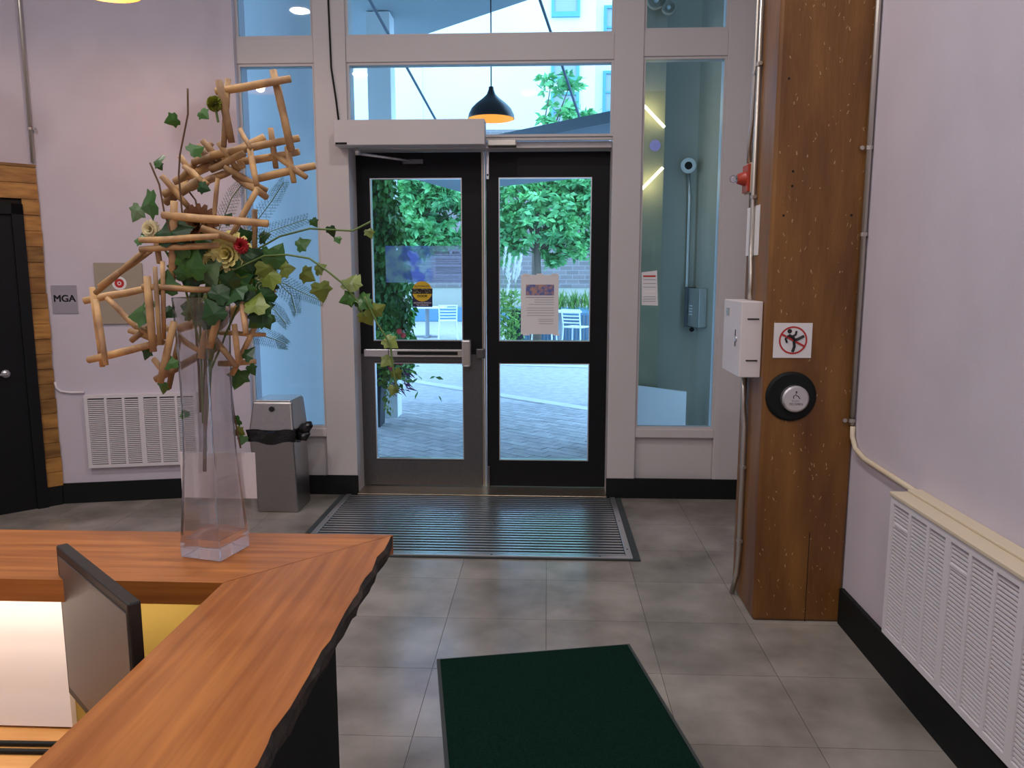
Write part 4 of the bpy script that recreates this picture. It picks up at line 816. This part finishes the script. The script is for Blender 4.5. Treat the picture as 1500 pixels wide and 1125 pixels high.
# ivy column and planter by the door
ic = thing('ivy_column', (-1.72, 8.3, 0), 'pale square column overgrown with ivy outside the left leaf', 'column')
B(-1.86, 8.2, -.01, -1.62, 8.44, 4.19).build('shaft', 'facade', ic)
def fivy():
    z_ = random.uniform(.5, 2.72); s_ = .42 if z_ < 1.5 else max(.10, .42 - .17 * (z_ - 1.5))
    return Vector((random.uniform(-2.0, -1.82 + s_ * .95), random.uniform(7.9, 8.19), z_)), Vector((.25, -.5, -.9))
stuff(leaves(4200, fivy, .085, 1.7).build('ivy_leaves', 'tleaf2', ic))
iw = thing('wall_ivy', (-1.62, 6.25, 0), 'dark ivy hanging down the end of the outer wall', 'ivy')
stuff(leaves(420, lambda: (Vector((-1.64 - abs(random.gauss(0, .03)), random.uniform(6.12, 6.19), random.uniform(.9, 2.3))), Vector((0, -.3, -1))), .06, 1.7).build('ivy_leaves', 'tleaf2', iw))
MB().tube([(-1.66, 6.19, 0), (-1.65, 6.18, 1.2), (-1.66, 6.19, 2.3)], .008).build('stem', 'trunk', iw)
fp = thing('flower_planter', (-1.75, 7.75, 0), 'tall charcoal planter spilling green and purple plants with red flowers', 'planter')
taper(-1.92, -1.70, 7.66, 7.90, -.01, -1.97, -1.66, 7.62, 7.94, .66).build('pot', 'pot', fp, bevel=.01)
B(-1.95, 7.66, .62, -1.68, 7.90, .64).build('soil', 'trunk', fp)
def fpl():
    q = random.uniform(0, 6.283); r_ = abs(random.gauss(0, .16)); return Vector((-1.66 + r_ * math.cos(q) * 1.15, 7.66 + r_ * math.sin(q) * .6, .72 + random.gauss(0, .11) - r_ * .5)), Vector((.4, -.4, .2))
stuff(leaves(620, fpl, .085, 1.8).build('foliage', 'tleaf3', fp))
stuff(leaves(110, lambda: (Vector((random.uniform(-1.62, -1.40), random.uniform(7.55, 7.7), random.uniform(.38, .78))), Vector((.9, -.3, -.4))), .10, 5).build('purple_leaves', 'purple', fp))
stuff(leaves(160, lambda: (Vector((random.choice((-1.88, -1.80, -1.60)) + random.gauss(0, .03), 7.58, random.uniform(.18, .6))), Vector((.1, -.3, -1))), .055, 2).build('trailing_leaves', 'leaf2', fp))
for x, z_ in ((-1.46, .99), (-1.42, .95), (-1.37, .87), (-1.47, .66), (-1.55, .62)):
    fm = MB()
    for q in range(10):
        a_ = q * .628; fm.quad((x, 7.56, z_), (x + .02 * math.cos(a_), 7.55, z_ + .02 * math.sin(a_)), (x + .034 * math.cos(a_ + .3), 7.545, z_ + .034 * math.sin(a_ + .3)), (x + .02 * math.cos(a_ + .6), 7.55, z_ + .02 * math.sin(a_ + .6)))
    fm.build('red_blossom', mat('coral blossom', (.75, .05, .06), .5) if 'coral' not in M else M['coral'], fp)
    MB().tube([(x, 7.56, z_), (x - .06, 7.62, z_ - .15), (-1.68, 7.7, .64)], .003, 5).build('flower_stalk', 'gstem', fp)
# cafe furniture
def chair(loc, rz, label, group):
    t = thing('cafe_chair', (0, 0, 0), label, 'chair', group)
    B(-.22, -.21, .43, .22, .22, .46).build('seat', 'chair', t, bevel=.01)
    for x, y in ((-.2, -.19), (.2, -.19), (-.2, .2), (.2, .2)): MB().tube([(x, y, .43), (x * 1.12, y * 1.15, 0)], .016, 8).build('leg', 'chair', t)
    for x in (-.2, .2): MB().tube([(x, .2, .44), (x * 1.05, .27, .82)], .016, 8).build('back_post', 'chair', t)
    for z_ in (.54, .61, .68, .75, .81): MB().tube([(-.2, .2 + (z_ - .44) * .18, z_), (0, .24 + (z_ - .44) * .18, z_), (.2, .2 + (z_ - .44) * .18, z_)], .014, 6).build('back_slat', 'chair', t)
    t.location = loc; t.rotation_euler = (0, 0, rz); return t
chair((-2.35, 18.2, 0), 3.3, 'white cafe chair with its back turned beside the grey table', None)
chair((-3.85, 18.9, 0), 1.5, 'white cafe chair at the far side of the grey table behind ivy', None)
chair((.62, 16.2, 0), 2.6, 'white slatted cafe chair before the blue ribbed planter', None)
chair((-.05, 16.1, 0), 2.9, 'white slatted cafe chair half hidden behind the paper notice', None)
def cafe_table(loc, label):
    t = thing('cafe_table', loc, label, 'table'); x, y, _ = loc
    B(x - .45, y - .4, .71, x + .45, y + .4, .74).build('top', 'chair', t, bevel=.005); MB().tube([(x, y, .02), (x, y, .71)], .05, 10).build('pedestal', 'table', t)
    MB().prism([(x - .3, y - .06), (x + .3, y - .06), (x + .3, y + .06), (x - .3, y + .06)], 0, .03).prism([(x - .06, y - .3), (x + .06, y - .3), (x + .06, y + .3), (x - .06, y + .3)], .0, .031).build('foot', 'table', t)
cafe_table((-2.95, 18.9, 0), 'grey pedestal cafe table on the terrace behind the left leaf'); cafe_table((.3, 17.1, 0), 'grey pedestal cafe table behind the paper notice')
rp = thing('ribbed_planter', (.6, 18, 0), 'long blue ribbed planter with spiky grass on the terrace', 'planter')
B(-.6, 18, -.01, 1.9, 18.5, .62).build('trough', 'bluep', rp)
for i in range(30): B(-.58 + i * .083, 17.97, 0, -.545 + i * .083, 18, .6).build('rib', 'canopy', rp)
stuff(leaves(420, lambda: (Vector((random.uniform(-.5, 1.8), random.uniform(18.05, 18.45), random.uniform(.6, .75))), Vector((0, 0, 1.6))), .42, 14).build('spiky_grass', 'tleaf3', rp))
dp = thing('plant_box', (-.67, 14.0, 0), 'dark square planter box with bushy plants beside the paper notice', 'planter')
B(-.68, 14, -.01, -.42, 14.3, .90).build('box', 'pot', dp, bevel=.01)
B(-.66, 14.02, .88, -.44, 14.28, .91).build('soil', 'trunk', dp)
stuff(leaves(500, lambda: (Vector((random.gauss(-.72, .13), random.gauss(13.9, .1), random.uniform(.1, 1.2))), Vector((-.2, -.2, .6))), .12, 2.5).build('bushy_leaves', 'tleaf3', dp))
pg = thing('plume_grass', (-.78, 13.4, 0), 'pale feathery plume grass behind the right door leaf', 'grass')
for i in range(7):
    x = -.86 + .05 * i; hx = random.uniform(-.03, .16); top = 1.45 + random.uniform(0, .45)
    st_ = MB().tube([(x, 13.4, 0), (x + hx * .4, 13.4, top * .6), (x + hx, 13.4, top)], .003, 5).build('stalk', 'tleaf3', pg)
    c0 = Vector((x + hx, 13.4, top)); pmb = MB()
    for q in range(110):
        f_ = random.random(); c_ = c0 + Vector((.05 * f_, 0, -.28 + .36 * f_)); e_ = c_ + Vector((random.uniform(-.03, .04), random.uniform(-.03, .03), .06)); pmb.quad(tuple(c_), tuple(c_ + Vector((.006, 0, 0))), tuple(e_ + Vector((.003, 0, 0))), tuple(e_))
    stuff(pmb.build('plume', 'plume', pg))
